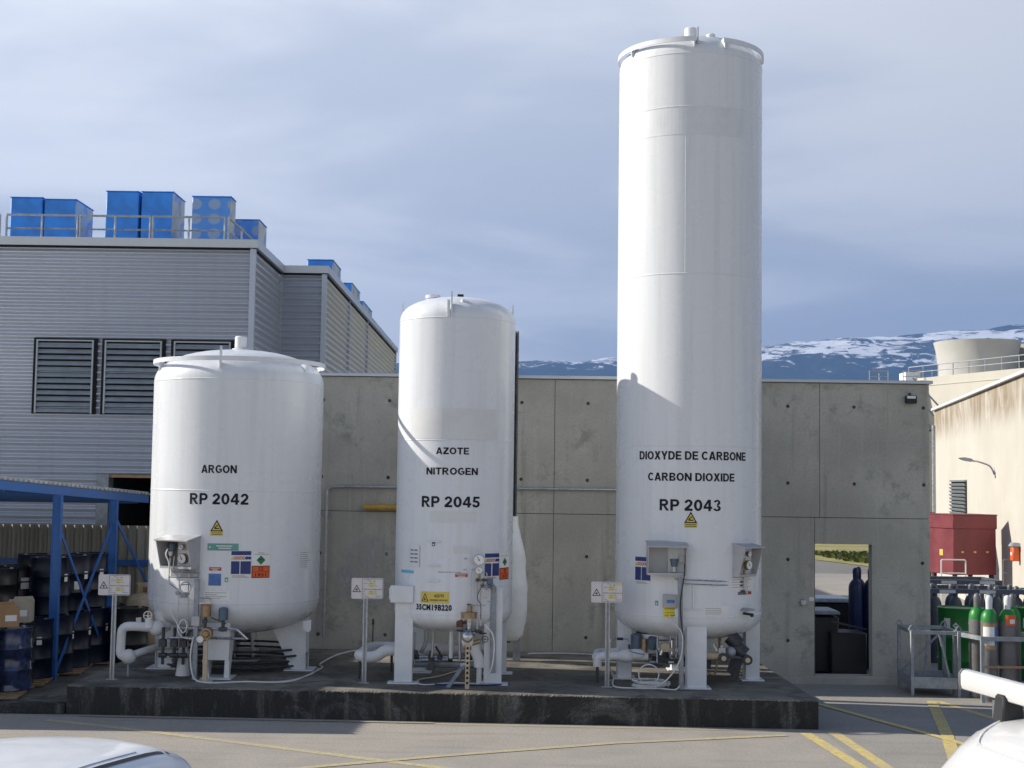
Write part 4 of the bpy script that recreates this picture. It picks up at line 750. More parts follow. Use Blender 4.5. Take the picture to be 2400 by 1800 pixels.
def vaporiser():
    x, y = .0, 20.9; t = thing('vaporiser', 'narrow finned vaporiser column wrapped in a bulging sleeve of white ice behind the nitrogen tank', 'vaporiser', (x, y, ZP))
    for i in range(5):
        f = MB(); a = i * PI / 5; u = Vector((math.cos(a), math.sin(a), 0)) * .11; f.bar(V(x, y, .75), V(x, y, 5.2), .19, .006, up=(-math.sin(a), math.cos(a), 0)); f.build('fin', 'aluminium_dark', t)
    MB().cyl((x, y, .6), (x, y, 5.25), .03, n=10).build('core_tube', 'aluminium_dark', t)
    import mathutils.noise as mn
    prof = [(.02, .66), (.12, .64), (.19, .72), (.225, .9), (.245, 1.15), (.245, 1.4), (.215, 1.7), (.175, 1.95), (.135, 2.15), (.10, 2.32), (.085, 2.45), (.03, 2.46)]
    q = []
    for (r0, z0), (r1, z1) in zip(prof, prof[1:]):
        for k in range(3): s = k / 3; q.append((r0 + (r1 - r0) * s, z0 + (z1 - z0) * s))
    mb = MB().lathe(q + [prof[-1]], (x + .02, y, 0), 28)
    for v in mb.v:
        nz = mn.noise(v * 3.1) * .03 + mn.noise(v * 8) * .012; dv = Vector((v.x - x, v.y - y, 0)); v += dv.normalized() * nz if dv.length > .03 else Vector()
    mb.build('ice_sleeve', 'frost', t, sharp=180)
    for dx in (-.10, .12): MB().bb((x + dx - .055, y - .05, ZP), (x + dx + .055, y + .05, .86)).build('leg', 'galvanised_dull', t)
vaporiser()
def carbon():
    C, R = (2.424, 19.25), .983; d = Drum3(C, R); Cv = Vector((C[0], C[1], 0))
    t = thing('carbon_dioxide_tank', 'very tall white tank lettered DIOXYDE DE CARBONE RP 2043, highest of the three', 'tank', (C[0], C[1], ZP))
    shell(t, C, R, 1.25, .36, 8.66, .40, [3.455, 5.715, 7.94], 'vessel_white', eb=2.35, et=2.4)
    vw = MB(); vw.add([d.p(-10.8, 5.72, 0), d.p(-10.2, 5.72, 0), d.p(-10.2, 7.93, 0), d.p(-10.8, 7.93, 0), d.p(-10.5, 5.72, .002), d.p(-10.5, 7.93, .002)], [(0, 4, 5, 3), (4, 1, 2, 5)]); vw.build('vertical_weld', 'vessel_white', t)
    vw = MB(); vw.add([d.p(1.7, 7.96, 0), d.p(2.3, 7.96, 0), d.p(2.3, 8.64, 0), d.p(1.7, 8.64, 0), d.p(2, 7.96, .002), d.p(2, 8.64, .002)], [(0, 4, 5, 3), (4, 1, 2, 5)]); vw.build('vertical_weld', 'vessel_white', t)
    prof = [(.992, 8.81), (1.006, 8.81), (1.006, 8.875), (.992, 8.875), (.992, 8.81)]; MB().lathe(prof, Cv, 96, 0, math.radians(19), math.radians(357.5)).build('ring_rail', 'paint_white', t)
    for a in (19.5, 75, 130, 185, 240, 300, 355.5):
        q = math.radians(a); n = Vector((math.sin(q), -math.cos(q), 0)); u = Vector((-n.y, n.x, 0)); MB().prism([(-.14, .0), (.055, .0), (.055, .14), (-.03, .14)], Cv + n * .95 + V(0, 0, 8.735), n, (0, 0, 1), u * .012).build('rail_bracket', 'paint_white', t)
    MB().prism([(-.04, 0), (.04, 0), (.04, .22), (-.04, .22)], Cv + V(-.035, -.96, 8.78), (0, 1, 0), (0, 0, 1), (.015, 0, 0)).build('lifting_lug', 'galvanised', t); MB().cyl(Cv + V(0, 0, 9.03), Cv + V(0, 0, 9.30), .085, n=20).build('top_cap', 'paint_white', t, bevel=.01)
    MB().cyl(Cv + V(.185, -.68, 8.86), Cv + V(.185, -.69, 9.0), .06, n=16).build('vent_cap', 'paint_white', t, bevel=.01)
    for a in (0, 90, 180, 270):
        q = math.radians(a); n = Vector((math.sin(q), -math.cos(q), 0)); R3 = Matrix.Rotation(q, 3, 'Z'); c = Cv + n * .86; lg = MB().box(c + V(0, 0, .735), (.255, .19, .79), 0, R3).build('leg', 'paint_white', t, bevel=.006)
        MB().box(c + V(0, 0, .349), (.36, .30, .016), 0, R3).build('base_plate', 'paint_white', lg)
    decal(t, d, 'repainted_patch', 'patch_white', -46, 38, 7.562, 7.92, .0025)
    heavy(t, d, 'DIOXYDE DE CARBONE', -47.6, 41.7, 3.275, 3.385); heavy(t, d, 'CARBON DIOXIDE', -39.3, 30, 3.0, 3.105); heavy(t, d, 'RP 2043', -29.2, 18, 2.615, 2.762)
    warn_tri(t, d, -10.1, -.4, 2.398, 2.459, 2.607, 'x'); placard(t, d, (-51.3, -45.2, -44.6, -36.6), (1.64, 1.698, 1.87, 1.946, 2.001))
    # open hooded cabinet in front
    c1 = hood(t, 1.77, 2.27, 18.34, 18.08, 1.82, 2.16, 0., (2, 18.3, 0), 'instrument_hood')
    MB().cyl((2.115, 18.2, 1.90), (2.115, 18.2, 1.985), .038, .055, 14).cyl((2.115, 18.2, 1.985), (2.115, 18.2, 2.0), .058, n=14).build('transmitter', 'blue_grey_metal', c1); MB().cyl((2.115, 18.2, 1.835), (2.115, 18.2, 1.90), .032, .028, 12).cyl((2.07, 18.2, 1.84), (2.16, 18.2, 1.84), .014, n=8).build('valve', 'galvanised', c1); MB().box((2.215, 18.24, 2.0), (.07, .05, .09)).build('small_box', 'cabinet_grey', c1)
    rz = math.radians(44); pv = (3.06, 18.5, 0); c2 = hood(t, 2.86, 3.24, 18.58, 18.33, 1.80, 2.15, rz, pv, 'gauge_hood')
    nn = Matrix.Rotation(rz, 3, 'Z') @ Vector((0, -1, 0)); gauge(c2, Vector((3.08, 18.44, 1.92)), .062, nn, 'brass'); gauge(c2, Vector((3.085, 18.43, 2.065)), .034, nn, 'steel'); MB().box((3.04, 18.44, 1.99), (.05, .05, .04)).build('brass_fitting', 'brass', c2); MB().cyl((3.06, 18.45, 1.78), (3.06, 18.45, 1.86), .018, n=8).build('brass_fitting', 'brass', c2)
    for k in range(4): tb('impulse_tube', 'steel_tube', t, [(3.06 + .012 * k, 18.45, 1.80), (3.06 + .012 * k, 18.45, 1.60 - .02 * k)], .006, 6)
    for x, z in ((2.99, 1.70), (2.99, 1.655), (3.06, 1.58)): MB().box((x, 18.47, z), (.10, .04, .022)).build('tube_valve', 'dark_metal', t)
    mb = MB(); d.patch(mb, 33.7, 43, 1.532, 1.572, .003, 1); d.patch(mb, 42, 49.7, 1.532, 1.572, .004, 0); mb.build('red_label', ['red_print', 'ink_grey'], t, smooth=False); lines(t, d, 26, 52, 1.60, 1.79, 5)
    for pts in ([(2.12, 18.22, 1.80), (2.12, 18.22, 1.74), (2.24, 18.235, 1.735), (2.65, 18.26, 1.72), (3.0, 18.46, 1.70)], [(2.16, 18.22, 1.76), (2.18, 18.22, 1.685), (2.65, 18.255, 1.67), (3.0, 18.46, 1.655)]): tb('impulse_tube', 'steel_tube', t, pts, .007, 6, .03)
    d2 = Drum3(C, R + .05); jb = MB(); jb.bb((1.985, 18.28, 1.365), (2.165, 18.35, 1.535)); jb.build('junction_box', 'cabinet_grey', t, bevel=.006); MB().bb((2.03, 18.276, 1.43), (2.13, 18.2795, 1.47)).build('box_label', 'blue_print', t)
    mb = MB().bb((2.0, 18.31, 1.245), (2.155, 18.318, 1.365)); put_text(mb, 'GAZ CARBONIQUE', lambda u, v: V(2.01 + .135 * u, 18.307, 1.345 + .012 * v), .01, 1); put_text(mb, 'RISQUE ASPHYXIE', lambda u, v: V(2.015 + .125 * u, 18.307, 1.30 + .012 * v), .01, 1); put_text(mb, 'DANGER', lambda u, v: V(2.01 + .135 * u, 18.307, 1.262 + .016 * v), .01, 1); mb.build('yellow_tag', ['yellow_bright', 'ink'], t, smooth=False)
    mb = MB(); d.patch(mb, -32.5, -29.8, 1.386, 1.446, .003, 0); d.disc(mb, -31.1, 1.41, .012, .005, 1); mb.build('small_label', ['teal_print', 'white_print'], t, smooth=False); lines(t, d, 4.7, 25.7, 1.272, 1.393, 4); MB().bb((2.36, 18.245, 1.36), (2.385, 18.265, 1.64)).bb((2.26, 18.245, 1.345), (2.46, 18.265, 1.355)).build('bracket', 'paint_white', t)
    MB().prism([(-.09, 0), (-.03, .03), (.06, .022), (.09, 0), (.06, -.008)], d.p(41, 1.335, .0), (.75, .66, 0), (0, 0, 1), d.p(41, 0, .11) - d.p(41, 0, 0)).build('drip_hood', 'galvanised', t); MB().cyl(d.p(40, 1.29, 0), d.p(41, 1.285, .10), .016, n=8).sphere(d.p(42, 1.275, .11), .027, 10).build('sample_valve', 'black_rubber', t)
    MB().prism([(0, 1.76), (.06, 1.76), (.085, .345), (.025, .345)], (2.16, 18.21, 0), (1, 0, 0), (0, 0, 1), (0, -.05, 0)).build('cable_tray', 'galvanised_dull', t, bevel=.005)
    tb('black_cable', 'black_rubber', t, [(2.24, 18.15, 1.94), (2.24, 18.14, 1.81), (2.20, 18.14, 1.54), (2.19, 18.14, 1.38), (2.20, 18.14, 1.25), (2.22, 18.13, 1.03)], .009, 6, curve=True); tb('white_cable', 'cable_white', t, [(2.06, 18.29, 1.27), (2.14, 18.2, 1.16), (2.21, 18.13, 1.06), (2.215, 18.12, .87), (2.18, 18.1, .72), (2.09, 18.1, .56), (1.98, 18.12, .44), (1.88, 18.2, .37)], .009, 6, curve=True)
    # piping under the vessel
    MB().cyl((1.69, 18.8, .78), (1.69, 18.8, .96), .075, .075, 18).sphere((1.69, 18.8, .96), .075, 16, sc3=(1, 1, .4)).build('actuator', 'blue_grey_metal', t); MB().cyl((1.88, 18.7, .80), (1.90, 18.66, .94), .065, n=16).build('actuator', 'blue_grey_metal', t); MB().cyl((1.79, 18.75, .72), (1.79, 18.75, .92), .045, n=12).build('motor', 'bronze', t)
    MB().bb((1.995, 18.56, .77), (2.105, 18.62, .88)).build('terminal_box', 'beige_steel', t, bevel=.005)
    for x, zt in ((1.95, .96), (2.12, 1.0), (2.2, .98)): MB().cyl((x, 18.62, .62), (x, 18.62, zt), .014, n=8).box((x, 18.60, .80), (.045, .045, .05)).build('riser', 'galvanised', t)
    MB().bar((1.93, 18.58, .82), (2.02, 18.55, .66), .016, .012).wheel((2.0, 18.5, .70), .05).wheel((1.96, 18.52, .60), .05, (0, 0, 1)).box((2.1, 18.58, .66), (.28, .06, .05)).box((2.0, 18.6, .72), (.10, .08, .08)).build('valve_cluster', 'dark_metal', t); MB().cyl((2.08, 18.5, .645), (2.15, 18.5, .645), .026, n=10).cyl((1.98, 18.5, .74), (2.0, 18.5, .80), .022, n=8).build('union', 'steel', t)
    mh = MB().lathe([(.27, .93), (.27, .97), (.30, .97), (.30, .91), (.22, .88), (.02, .87)], (1.98, 19.05, 0), 28).build('manway', 'paint_white', t)
    MB().cyl((2.79, 18.8, .95), (2.79, 18.8, 1.07), .055, .075, 18).cyl((2.79, 18.8, .74), (2.79, 18.8, .95), .016, n=8).build('relief_valve', 'bronze', t)
    MB().cyl((2.91, 18.72, .97), (3.03, 18.68, .86), .10, n=18).build('blower_motor', 'dark_metal', t); MB().cyl((2.98, 18.70, .84), (3.10, 18.66, .74), .10, n=18).build('blower_motor', 'dark_metal', t); MB().sphere((2.90, 18.58, .78), .075, 16).build('pump_casing', 'galvanised_dull', t)
    MB().cyl((2.54, 18.5, .74), (2.76, 18.5, .74), .05, n=16).build('filling_pipe', 'beige_steel', t)
    for x, z in ((2.785, .72), (3.095, .70)): vv = MB().cyl((x, 18.5, z), (x, 18.40, z), .065, n=18).build('filling_coupling', 'dark_metal', t); MB().cyl((x, 18.401, z), (x, 18.385, z), .032, n=14).build('coupling_cap', 'beige_steel', vv)
    MB().cyl((2.77, 18.5, .76), (2.77, 18.5, .88), .03, n=10).box((2.77, 18.48, .81), (.09, .07, .07)).build('valve_body', 'galvanised', t); MB().bar((2.66, 18.46, .90), (2.71, 18.44, .81), .025, .02).build('lever', 'steel', t); MB().bar((2.93, 18.45, .74), (3.06, 18.45, .71), .03, .03).build('link_bar', 'dark_metal', t)
    tb('drain_pipe', 'bronze', t, [(2.74, 18.7, .70), (2.74, 18.7, .53), (2.70, 18.7, .45), (2.62, 18.7, .50)], .014, 8, .04); MB().prism([(0, 0), (.16, 0), (.09, -.28), (-.06, -.17)], (2.96, 18.9, .66), (1, 0, 0), (0, 0, 1), (0, .02, 0)).build('gusset', 'dark_metal', t)
    for z, y in ((.62, 18.7), (.68, 18.9)): tb('process_pipe', 'steel', t, [(1.86, y, z), (2.25, y, z), (2.62, y, z - .03)], .022, 8)
    for x, y, z in ((1.95, 18.85, .62), (2.08, 18.9, .72), (2.35, 18.8, .62), (2.5, 18.9, .7), (2.62, 18.75, .6)): MB().box((x, y, z), (.09, .09, .12)).cyl((x, y, z), (x, y - .1, z), .035, n=10).build('pipe_valve', 'dark_metal', t)
    t2 = thing('insulated_pipe', 'white insulated pipe with a swollen valve jacket left of the carbon dioxide tank legs', 'pipe', (1.4, 18.8, ZP))
    tb('pipe', 'insulation_white', t2, [(1.175, 18.75, .55), (1.175, 18.75, .685), (1.45, 18.75, .69), (1.84, 18.75, .69)], .058, 12, .07); tb('pipe', 'insulation_white', t2, [(1.16, 18.8, .67), (1.20, 19.2, .68), (1.37, 19.3, .675), (1.6, 19.3, .68)], .055, 12, .09); MB().sphere((1.56, 18.75, .695), .10, 18, sc3=(1.2, 1, .9)).sphere((1.70, 18.75, .715), .085, 16, sc3=(1.6, 1, .9)).build('valve_jacket', 'insulation_white', t2)
    MB().cyl((1.175, 18.75, ZP), (1.175, 18.75, .55), .02, n=8).build('support', 'dark_metal', t2); tb('sense_tube', 'steel_tube', t2, [(1.33, 18.6, .74), (1.33, 18.6, .93), (1.58, 18.6, .93), (1.58, 18.6, .77), (1.78, 18.6, .73)], .008, 6, .05); MB().cyl((1.42, 18.6, .93), (1.50, 18.6, .93), .018, n=8).cyl((1.58, 18.6, .80), (1.58, 18.6, .86), .014, n=8).build('check_valve', 'black_rubber', t2)
carbon()
def loose():
    def cab(label, pts, r=.011, m='cable_white', name='cable'): return tag(MB().tube(spline(pts, 5), r, 6).build(name, m, loc=tuple(pts[0])), label, 'cable')
    z = ZP + .012
    cab('white cable lying along the platform in front of the argon tank', [(-4.07, 18.38, .9), (-4.10, 18.37, .68), (-4.07, 18.36, .44), (-3.98, 18.30, z), (-3.74, 18.16, z), (-3.39, 18.30, z), (-3.07, 18.28, z), (-2.81, 18.40, z), (-2.68, 18.9, z), (-2.58, 19.75, z), (-2.66, 20.1, z), (-2.6, 20.9, z), (-2.5, 21.4, z), (-2.3, 21.8, z), (-1.9, 21.7, z)])
    cab('thin white cable twisted beside the argon tank cable near the right foot', [(-2.95, 18.33, z), (-2.78, 18.55, z), (-2.63, 19.1, z), (-2.62, 19.7, z)], .008)
    cab('grey cable looping over the platform between the nitrogen tank legs', [(-.62, 19.83, z), (-.92, 19.08, z), (-1.15, 18.75, z), (-1.18, 18.45, z), (-1.06, 18.25, z), (-.78, 18.42, z), (-.61, 18.45, z), (-.40, 18.42, z), (-.33, 18.6, z), (-.28, 18.97, z)], .009)
    cab('dark blue cable lying straight between the nitrogen tank feet', [(-1.13, 18.36, z), (-.72, 18.26, z), (-.42, 18.27, z), (.02, 18.40, z)], .01, 'navy_print')
    cab('white cable lying on the platform before the carbon dioxide tank front leg', [(1.44, 20.0, z), (1.43, 19.26, z), (1.36, 18.5, z), (1.42, 18.25, z), (1.65, 18.2, z), (1.95, 18.2, z), (2.15, 18.16, z), (2.22, 18.2, .5), (2.225, 18.19, .8)])
    pts = []
    for i in range(70): a = i * .42; rr = .20 + .03 * math.sin(a * .7); pts.append((1.85 + rr * 1.1 * math.cos(a), 18.38 + rr * .8 * math.sin(a), z + .0015 * i * .8))
    cab('coil of grey white hose lying beside the carbon dioxide tank front leg', pts, .009, name='hose'); cab('upright loop of white hose standing over the coil beneath the carbon dioxide tank', [(1.82 + .13 * math.sin(a), 18.42, .50 + .125 * math.cos(a)) for a in [i * PI / 8 for i in range(17)]], .009, name='hose')
    cab('white cable along the foot of the concrete wall right of the vaporiser', [(.3, 21.7, z), (.8, 21.8, z), (1.4, 21.7, z), (2.0, 21.8, z)]); cab('frayed beige rope lying over the pipe support left of the carbon dioxide tank', [(1.30, 19.6, .6), (1.36, 19.35, .5), (1.42, 19.1, z), (1.36, 18.9, z)], .012, 'beige_steel', 'rope')
loose()
def sign(x, y, label, cells, w=.415, xo=0.):
    t = thing('filling_sign', label, 'sign', (x, y, ZP)); z0, z1 = 1.42, 1.687; x0 = x - .22 + xo
    for s in (-.021, .021): MB().bb((x + s - .008, y - .012, ZP + .008), (x + s + .008, y + .012, 1.66)).build('post', 'galvanised', t)
    MB().bb((x - .012, y + .002, ZP + .008), (x + .012, y + .008, 1.66)).build('post_web', 'galvanised_dull', t); MB().bb((x - .07, y - .04, ZP), (x + .07, y + .04, ZP + .008)).build('base_plate', 'galvanised', t)
    Rr = [(0, .012), (.012, 0), (w - .012, 0), (w, .012), (w, z1 - z0 - .012), (w - .012, z1 - z0), (.012, z1 - z0), (0, z1 - z0 - .012)]
    pl = MB().prism(Rr, (x0, y - .014, z0), (1, 0, 0), (0, 0, 1), (0, -.004, 0)).build('plate', 'sign_plate', t)
    h = z1 - z0; F = lambda u, v, o=.0195: V(x0 + u * w, y - o, z0 + v * h); mb = MB()
    def q(u0, v0, u1, v1, mi, o=.0195): mb.add([F(u0, v0, o), F(u1, v0, o), F(u1, v1, o), F(u0, v1, o)], [(0, 1, 2, 3)], mi)
    for a in ((.33, .03, .34, .96), (.975, .03, .987, .96), (.33, .03, .987, .045), (.33, .945, .987, .96)): q(*a, 0)
    A = [(.03, .32), (.30, .32), (.165, .68)]; B = [(.065, .355), (.265, .355), (.165, .61)]
    for i in range(3): j = (i + 1) % 3; mb.add([F(*A[i]), F(*A[j]), F(*B[j]), F(*B[i])], [(0, 1, 2, 3)], 0)
    for k in range(3):
        a = PI * k / 3; du, dv = .042 * math.cos(a), .066 * math.sin(a); nu, nv = -.008 * math.sin(a), .012 * math.cos(a); mb.add([F(.165 - du - nu, .44 - dv - nv), F(.165 + du - nu, .44 + dv - nv), F(.165 + du + nu, .44 + dv + nv), F(.165 - du + nu, .44 - dv + nv)], [(0, 1, 2, 3)], 0)
    for u0, v0, u1, v1 in cells: q(u0, v0, u1, v1, 1, .0188)
    def tx(s, u0, v0, u1, v1, b=.01): put_text(mb, s, lambda a, c: F(u0 + (u1 - u0) * a, v0 + (v1 - v0) * c), b, 0)
    tx('LIQUIDE', .37, .715, .50, .75); tx('T', .37, .60, .39, .64); tx('PRESSION DE REMPLISSAGE', .36, .44, .95, .48, .02); tx('Max:', .36, .325, .42, .365); tx('Min:', .36, .225, .42, .265); tx('CONTENU', .36, .12, .49, .155); tx('PRODUIT', .76, .115, .94, .15)
    for v in (.60, .32, .22): tx('bar', .75, v, .80, v + .045)
    for v in (.73, .61, .33, .235): q(.57, v, .68, v + .022, 2)
    q(.58, .83, .61, .86, 0); q(.69, .83, .74, .86, 0); mb.build('print', ['ink', 'yellow_pale', 'ink_grey'], pl, smooth=False)
    for v in (.90, .09): MB().cyl(F(.52, v, .016), F(.52, v, .022), .006, n=8).build('bolt', 'dark_metal', pl)
cl = [(.53, .58, .74, .78), (.53, .18, .74, .40)]
sign(-5.12, 18.43, 'pinkish filling pressure sign on a galvanised post left of the argon tank', cl, xo=.01); sign(-1.86, 18.42, 'pinkish filling pressure sign on a post between the argon and nitrogen tanks', cl, xo=.035); sign(1.275, 18.34, 'pinkish filling pressure sign on a post between the nitrogen and carbon dioxide tanks', cl + [(.77, .82, .96, .90)], xo=.005)
# ------------------------------------------------------------------ metal hall, roof units, canopy and store on the left
YB = 26.0
def hall():
    t = thing('metal_hall', 'large grey industrial hall clad in horizontal corrugated metal behind the argon tank', 'building', (-9, YB, -.1)); P, A = .1335, .032
    def sheet(O, U, W, N, joint=False):
        mb = MB(); corr(mb, O, U, W, N, P, A, 10); return mb.build('cladding_sheet', 'cladding', t, sharp=80)
    zf = 7.215
    for x0, x1, z0, z1 in ((-16, -7.62, -.1, 3.0), (-16, -4.90, 3.0, zf)): sheet((x0, YB, z0), (x1 - x0, 0, 0), (0, 0, z1 - z0), (0, -1, 0))
    sheet((-4.84, 26.04, 0), (0, 3.06, 0), (0, 0, zf), (1, 0, 0)); sheet((-4.84, 29.1, 0), (.86, 0, 0), (0, 0, zf), (0, -1, 0))
    ys = [29.14, 33.4, 37.7, 47.]
    for a, b in zip(ys, ys[1:]): sheet((-3.92, a, 0), (0, b - a - .03, 0), (0, 0, zf), (1, 0, 0)); MB().bb((-3.95, b - .04, 0), (-3.885, b + .01, zf)).build('joint_strip', 'trim_metal', t)
    MB().bb((-4.905, 25.965, 0), (-4.80, 26.045, zf)).build('corner_trim', 'trim_metal', t); MB().bb((-3.985, 29.065, 0), (-3.885, 29.145, zf)).build('corner_trim', 'trim_metal', t); MB().bb((-4.85, 29.06, 0), (-4.80, 29.10, zf)).build('inner_trim', 'trim_metal', t)
    # parapet coping
    for a, b in (((-16, 25.93), (-4.76, 26.07)), ): MB().bb((a[0], a[1], 7.235), (b[0], b[1], 7.39)).build('coping', 'coping_metal', t)
    MB().bb((-4.90, 26.0705, 7.2352), (-4.7605, 29.029, 7.3898)).build('coping', 'coping_metal', t); MB().bb((-4.90, 29.03, 7.235), (-3.841, 29.17, 7.39)).build('coping', 'coping_metal', t); MB().bb((-3.98, 29.1705, 7.2352), (-3.84, 47, 7.3898)).build('coping', 'coping_metal', t)
    MB().bb((-16, 26.08, 7.0), (-4.92, 47, 7.1)).bb((-4.92, 29.2, 7.0), (-4.0, 47, 7.1)).build('flat_roof', 'galvanised_dull', t)
    MB().bb((-15.98, 25.98, 7.20), (-4.905, 26.03, 7.236)).bb((-4.875, 26.05, 7.2), (-4.825, 29.06, 7.236)).bb((-4.83, 29.08, 7.2), (-3.95, 29.12, 7.236)).bb((-3.955, 29.15, 7.2), (-3.905, 47, 7.236)).build('shadow_gap', 'dark_void', t)
    # door opening: a dark bay with a lintel
    MB().bb((-7.62, YB + .03, 2.94), (-4.92, YB + .35, 2.998)).build('door_lintel', 'bronze', t); MB().bb((-7.62, YB - .02, -.1), (-7.40, YB + .3, 2.998)).build('door_jamb', 'galvanised_dull', t); bx = MB()
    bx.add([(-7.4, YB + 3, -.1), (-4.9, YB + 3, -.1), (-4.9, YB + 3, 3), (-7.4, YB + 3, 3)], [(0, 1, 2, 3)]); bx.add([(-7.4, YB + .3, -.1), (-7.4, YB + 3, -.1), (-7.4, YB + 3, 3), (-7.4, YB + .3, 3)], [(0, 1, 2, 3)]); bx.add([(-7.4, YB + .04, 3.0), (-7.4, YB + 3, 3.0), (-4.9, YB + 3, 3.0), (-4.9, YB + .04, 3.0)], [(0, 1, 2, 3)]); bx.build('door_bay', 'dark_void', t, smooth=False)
    # three louvred vents
    for x0, x1 in ((-8.80, -7.74), (-7.535, -6.48), (-6.26, -5.21)):
        z0, z1 = 4.13, 5.47; lv = MB(); lv.bb((x0 - .06, YB - .045, z0 - .03), (x0, YB + .0, z1 + .03)); lv.bb((x1, YB - .045, z0 - .03), (x1 + .06, YB, z1 + .03)); lv.bb((x0, YB - .045, z1), (x1, YB, z1 + .03)); L0 = lv.build('louvre', 'dark_void', t)
        MB().bb((x0, YB - .028, z0 - .02), (x1, YB - .024, z1)).build('backing', 'dark_void', L0)
        fr = MB().bb((x0, YB - .09, z0 - .02), (x0 + .03, YB - .03, z1)).bb((x1 - .03, YB - .09, z0 - .02), (x1, YB - .03, z1)).bb((x0 + .03, YB - .09, z1 - .025), (x1 - .03, YB - .03, z1)); fr.build('frame', 'louvre_slat', L0)
        n = 12; p = (z1 - z0 - .03) / n
        for k in range(n):
            z = z0 + p * k; MB().prism([(0, 0), (.012, -.006), (.058, p * .62), (.046, p * .66)], (x0 + .03, YB - .095, z), (0, 1, 0), (0, 0, 1), (x1 - x0 - .06, 0, 0)).build('slat', 'louvre_slat', L0)
    # railing along the roof edge
    rt = thing('roof_railing', 'thin galvanised guard railing along the edge of the metal hall roof', 'railing', (-8, 26.3, 7.1)); yr = 26.5
    segs = [(-11.2, -9.78), (-9.65, -8.30), (-8.25, -6.92), (-6.87, -5.50)]
    for a, b in segs:
        for x in (a, (a + b) / 2, b): MB().cyl((x, yr, 7.1), (x, yr, 7.90), .022, n=8).build('post', 'galvanised', rt)
        MB().tube([(a, yr, 7.90), (b, yr, 7.90)], .022, 8).build('top_rail', 'galvanised', rt); MB().tube([(a, yr, 7.64), (b, yr, 7.64)], .017, 8).build('mid_rail', 'galvanised', rt)
    for z, r in ((7.90, .022), (7.64, .017)): MB().tube([(-5.43, yr, z), (-5.43, 29, z)], r, 8).build('side_rail', 'galvanised', rt)
    for y in (26.5, 27.8, 29): MB().cyl((-5.43, y, 7.1), (-5.43, y, 7.9), .022, n=8).build('post', 'galvanised', rt)
hall()
def roof_units():
    def unit(x0, x1, y0, y1, zt, m, ms, label):
        t = thing('roof_vent_unit', label, 'vent unit', ((x0 + x1) / 2, (y0 + y1) / 2, 7.1), group='blue vent boxes on the hall roof'); b = MB(); z0 = 7.1
        b.bb((x0, y0, z0), (x1, y1, zt)); b.m = [0, 0, 0, 1, 0, 1]; b.build('casing', [m, ms], t, bevel=.015); MB().bb((x0 - .01, y0 - .01, zt), (x1 + .01, y1 + .01, zt + .015)).build('lid', 'blue_unit', t)
    B, Dt = 'blue_unit', 'blue_unit_dots'
    unit(-10.13, -9.49, 28, 29, 8.53, B, B, 'plain blue vent box at the far left end of the hall roof'); unit(-9.45, -8.81, 28, 29.15, 8.50, B, 'blue_unit_side', 'blue vent box with pale dots on its side, second along the hall roof')
    unit(-8.21, -7.56, 28, 29, 8.68, B, B, 'tall plain blue vent box left in the taller pair on the hall roof'); unit(-7.50, -6.86, 28, 29.0, 8.68, B, 'blue_unit_side', 'tall blue vent box with pale dotted side, right in the taller pair on the roof')
    unit(-6.48, -5.70, 28, 28.5, 8.60, Dt, 'blue_unit_side', 'blue vent box with rows of big pale dots near the roof corner'); unit(-5.95, -5.36, 29.3, 30.2, 8.38, Dt, 'blue_unit_side', 'smaller dotted blue vent box half hidden behind the dotted one at the roof corner')
    unit(-5.02, -4.40, 34, 35.6, 8.29, B, 'blue_unit_side', 'blue vent box with pale side on the far wing of the hall'); unit(-4.75, -4.27, 37, 39, 8.15, B, 'blue_unit_side', 'farther narrow blue vent box with pale side on the far wing of the hall'); unit(-4.60, -4.28, 40, 42.5, 8.05, B, 'blue_unit_side', 'last low blue vent box with pale side at the far end of the wing')
roof_units()
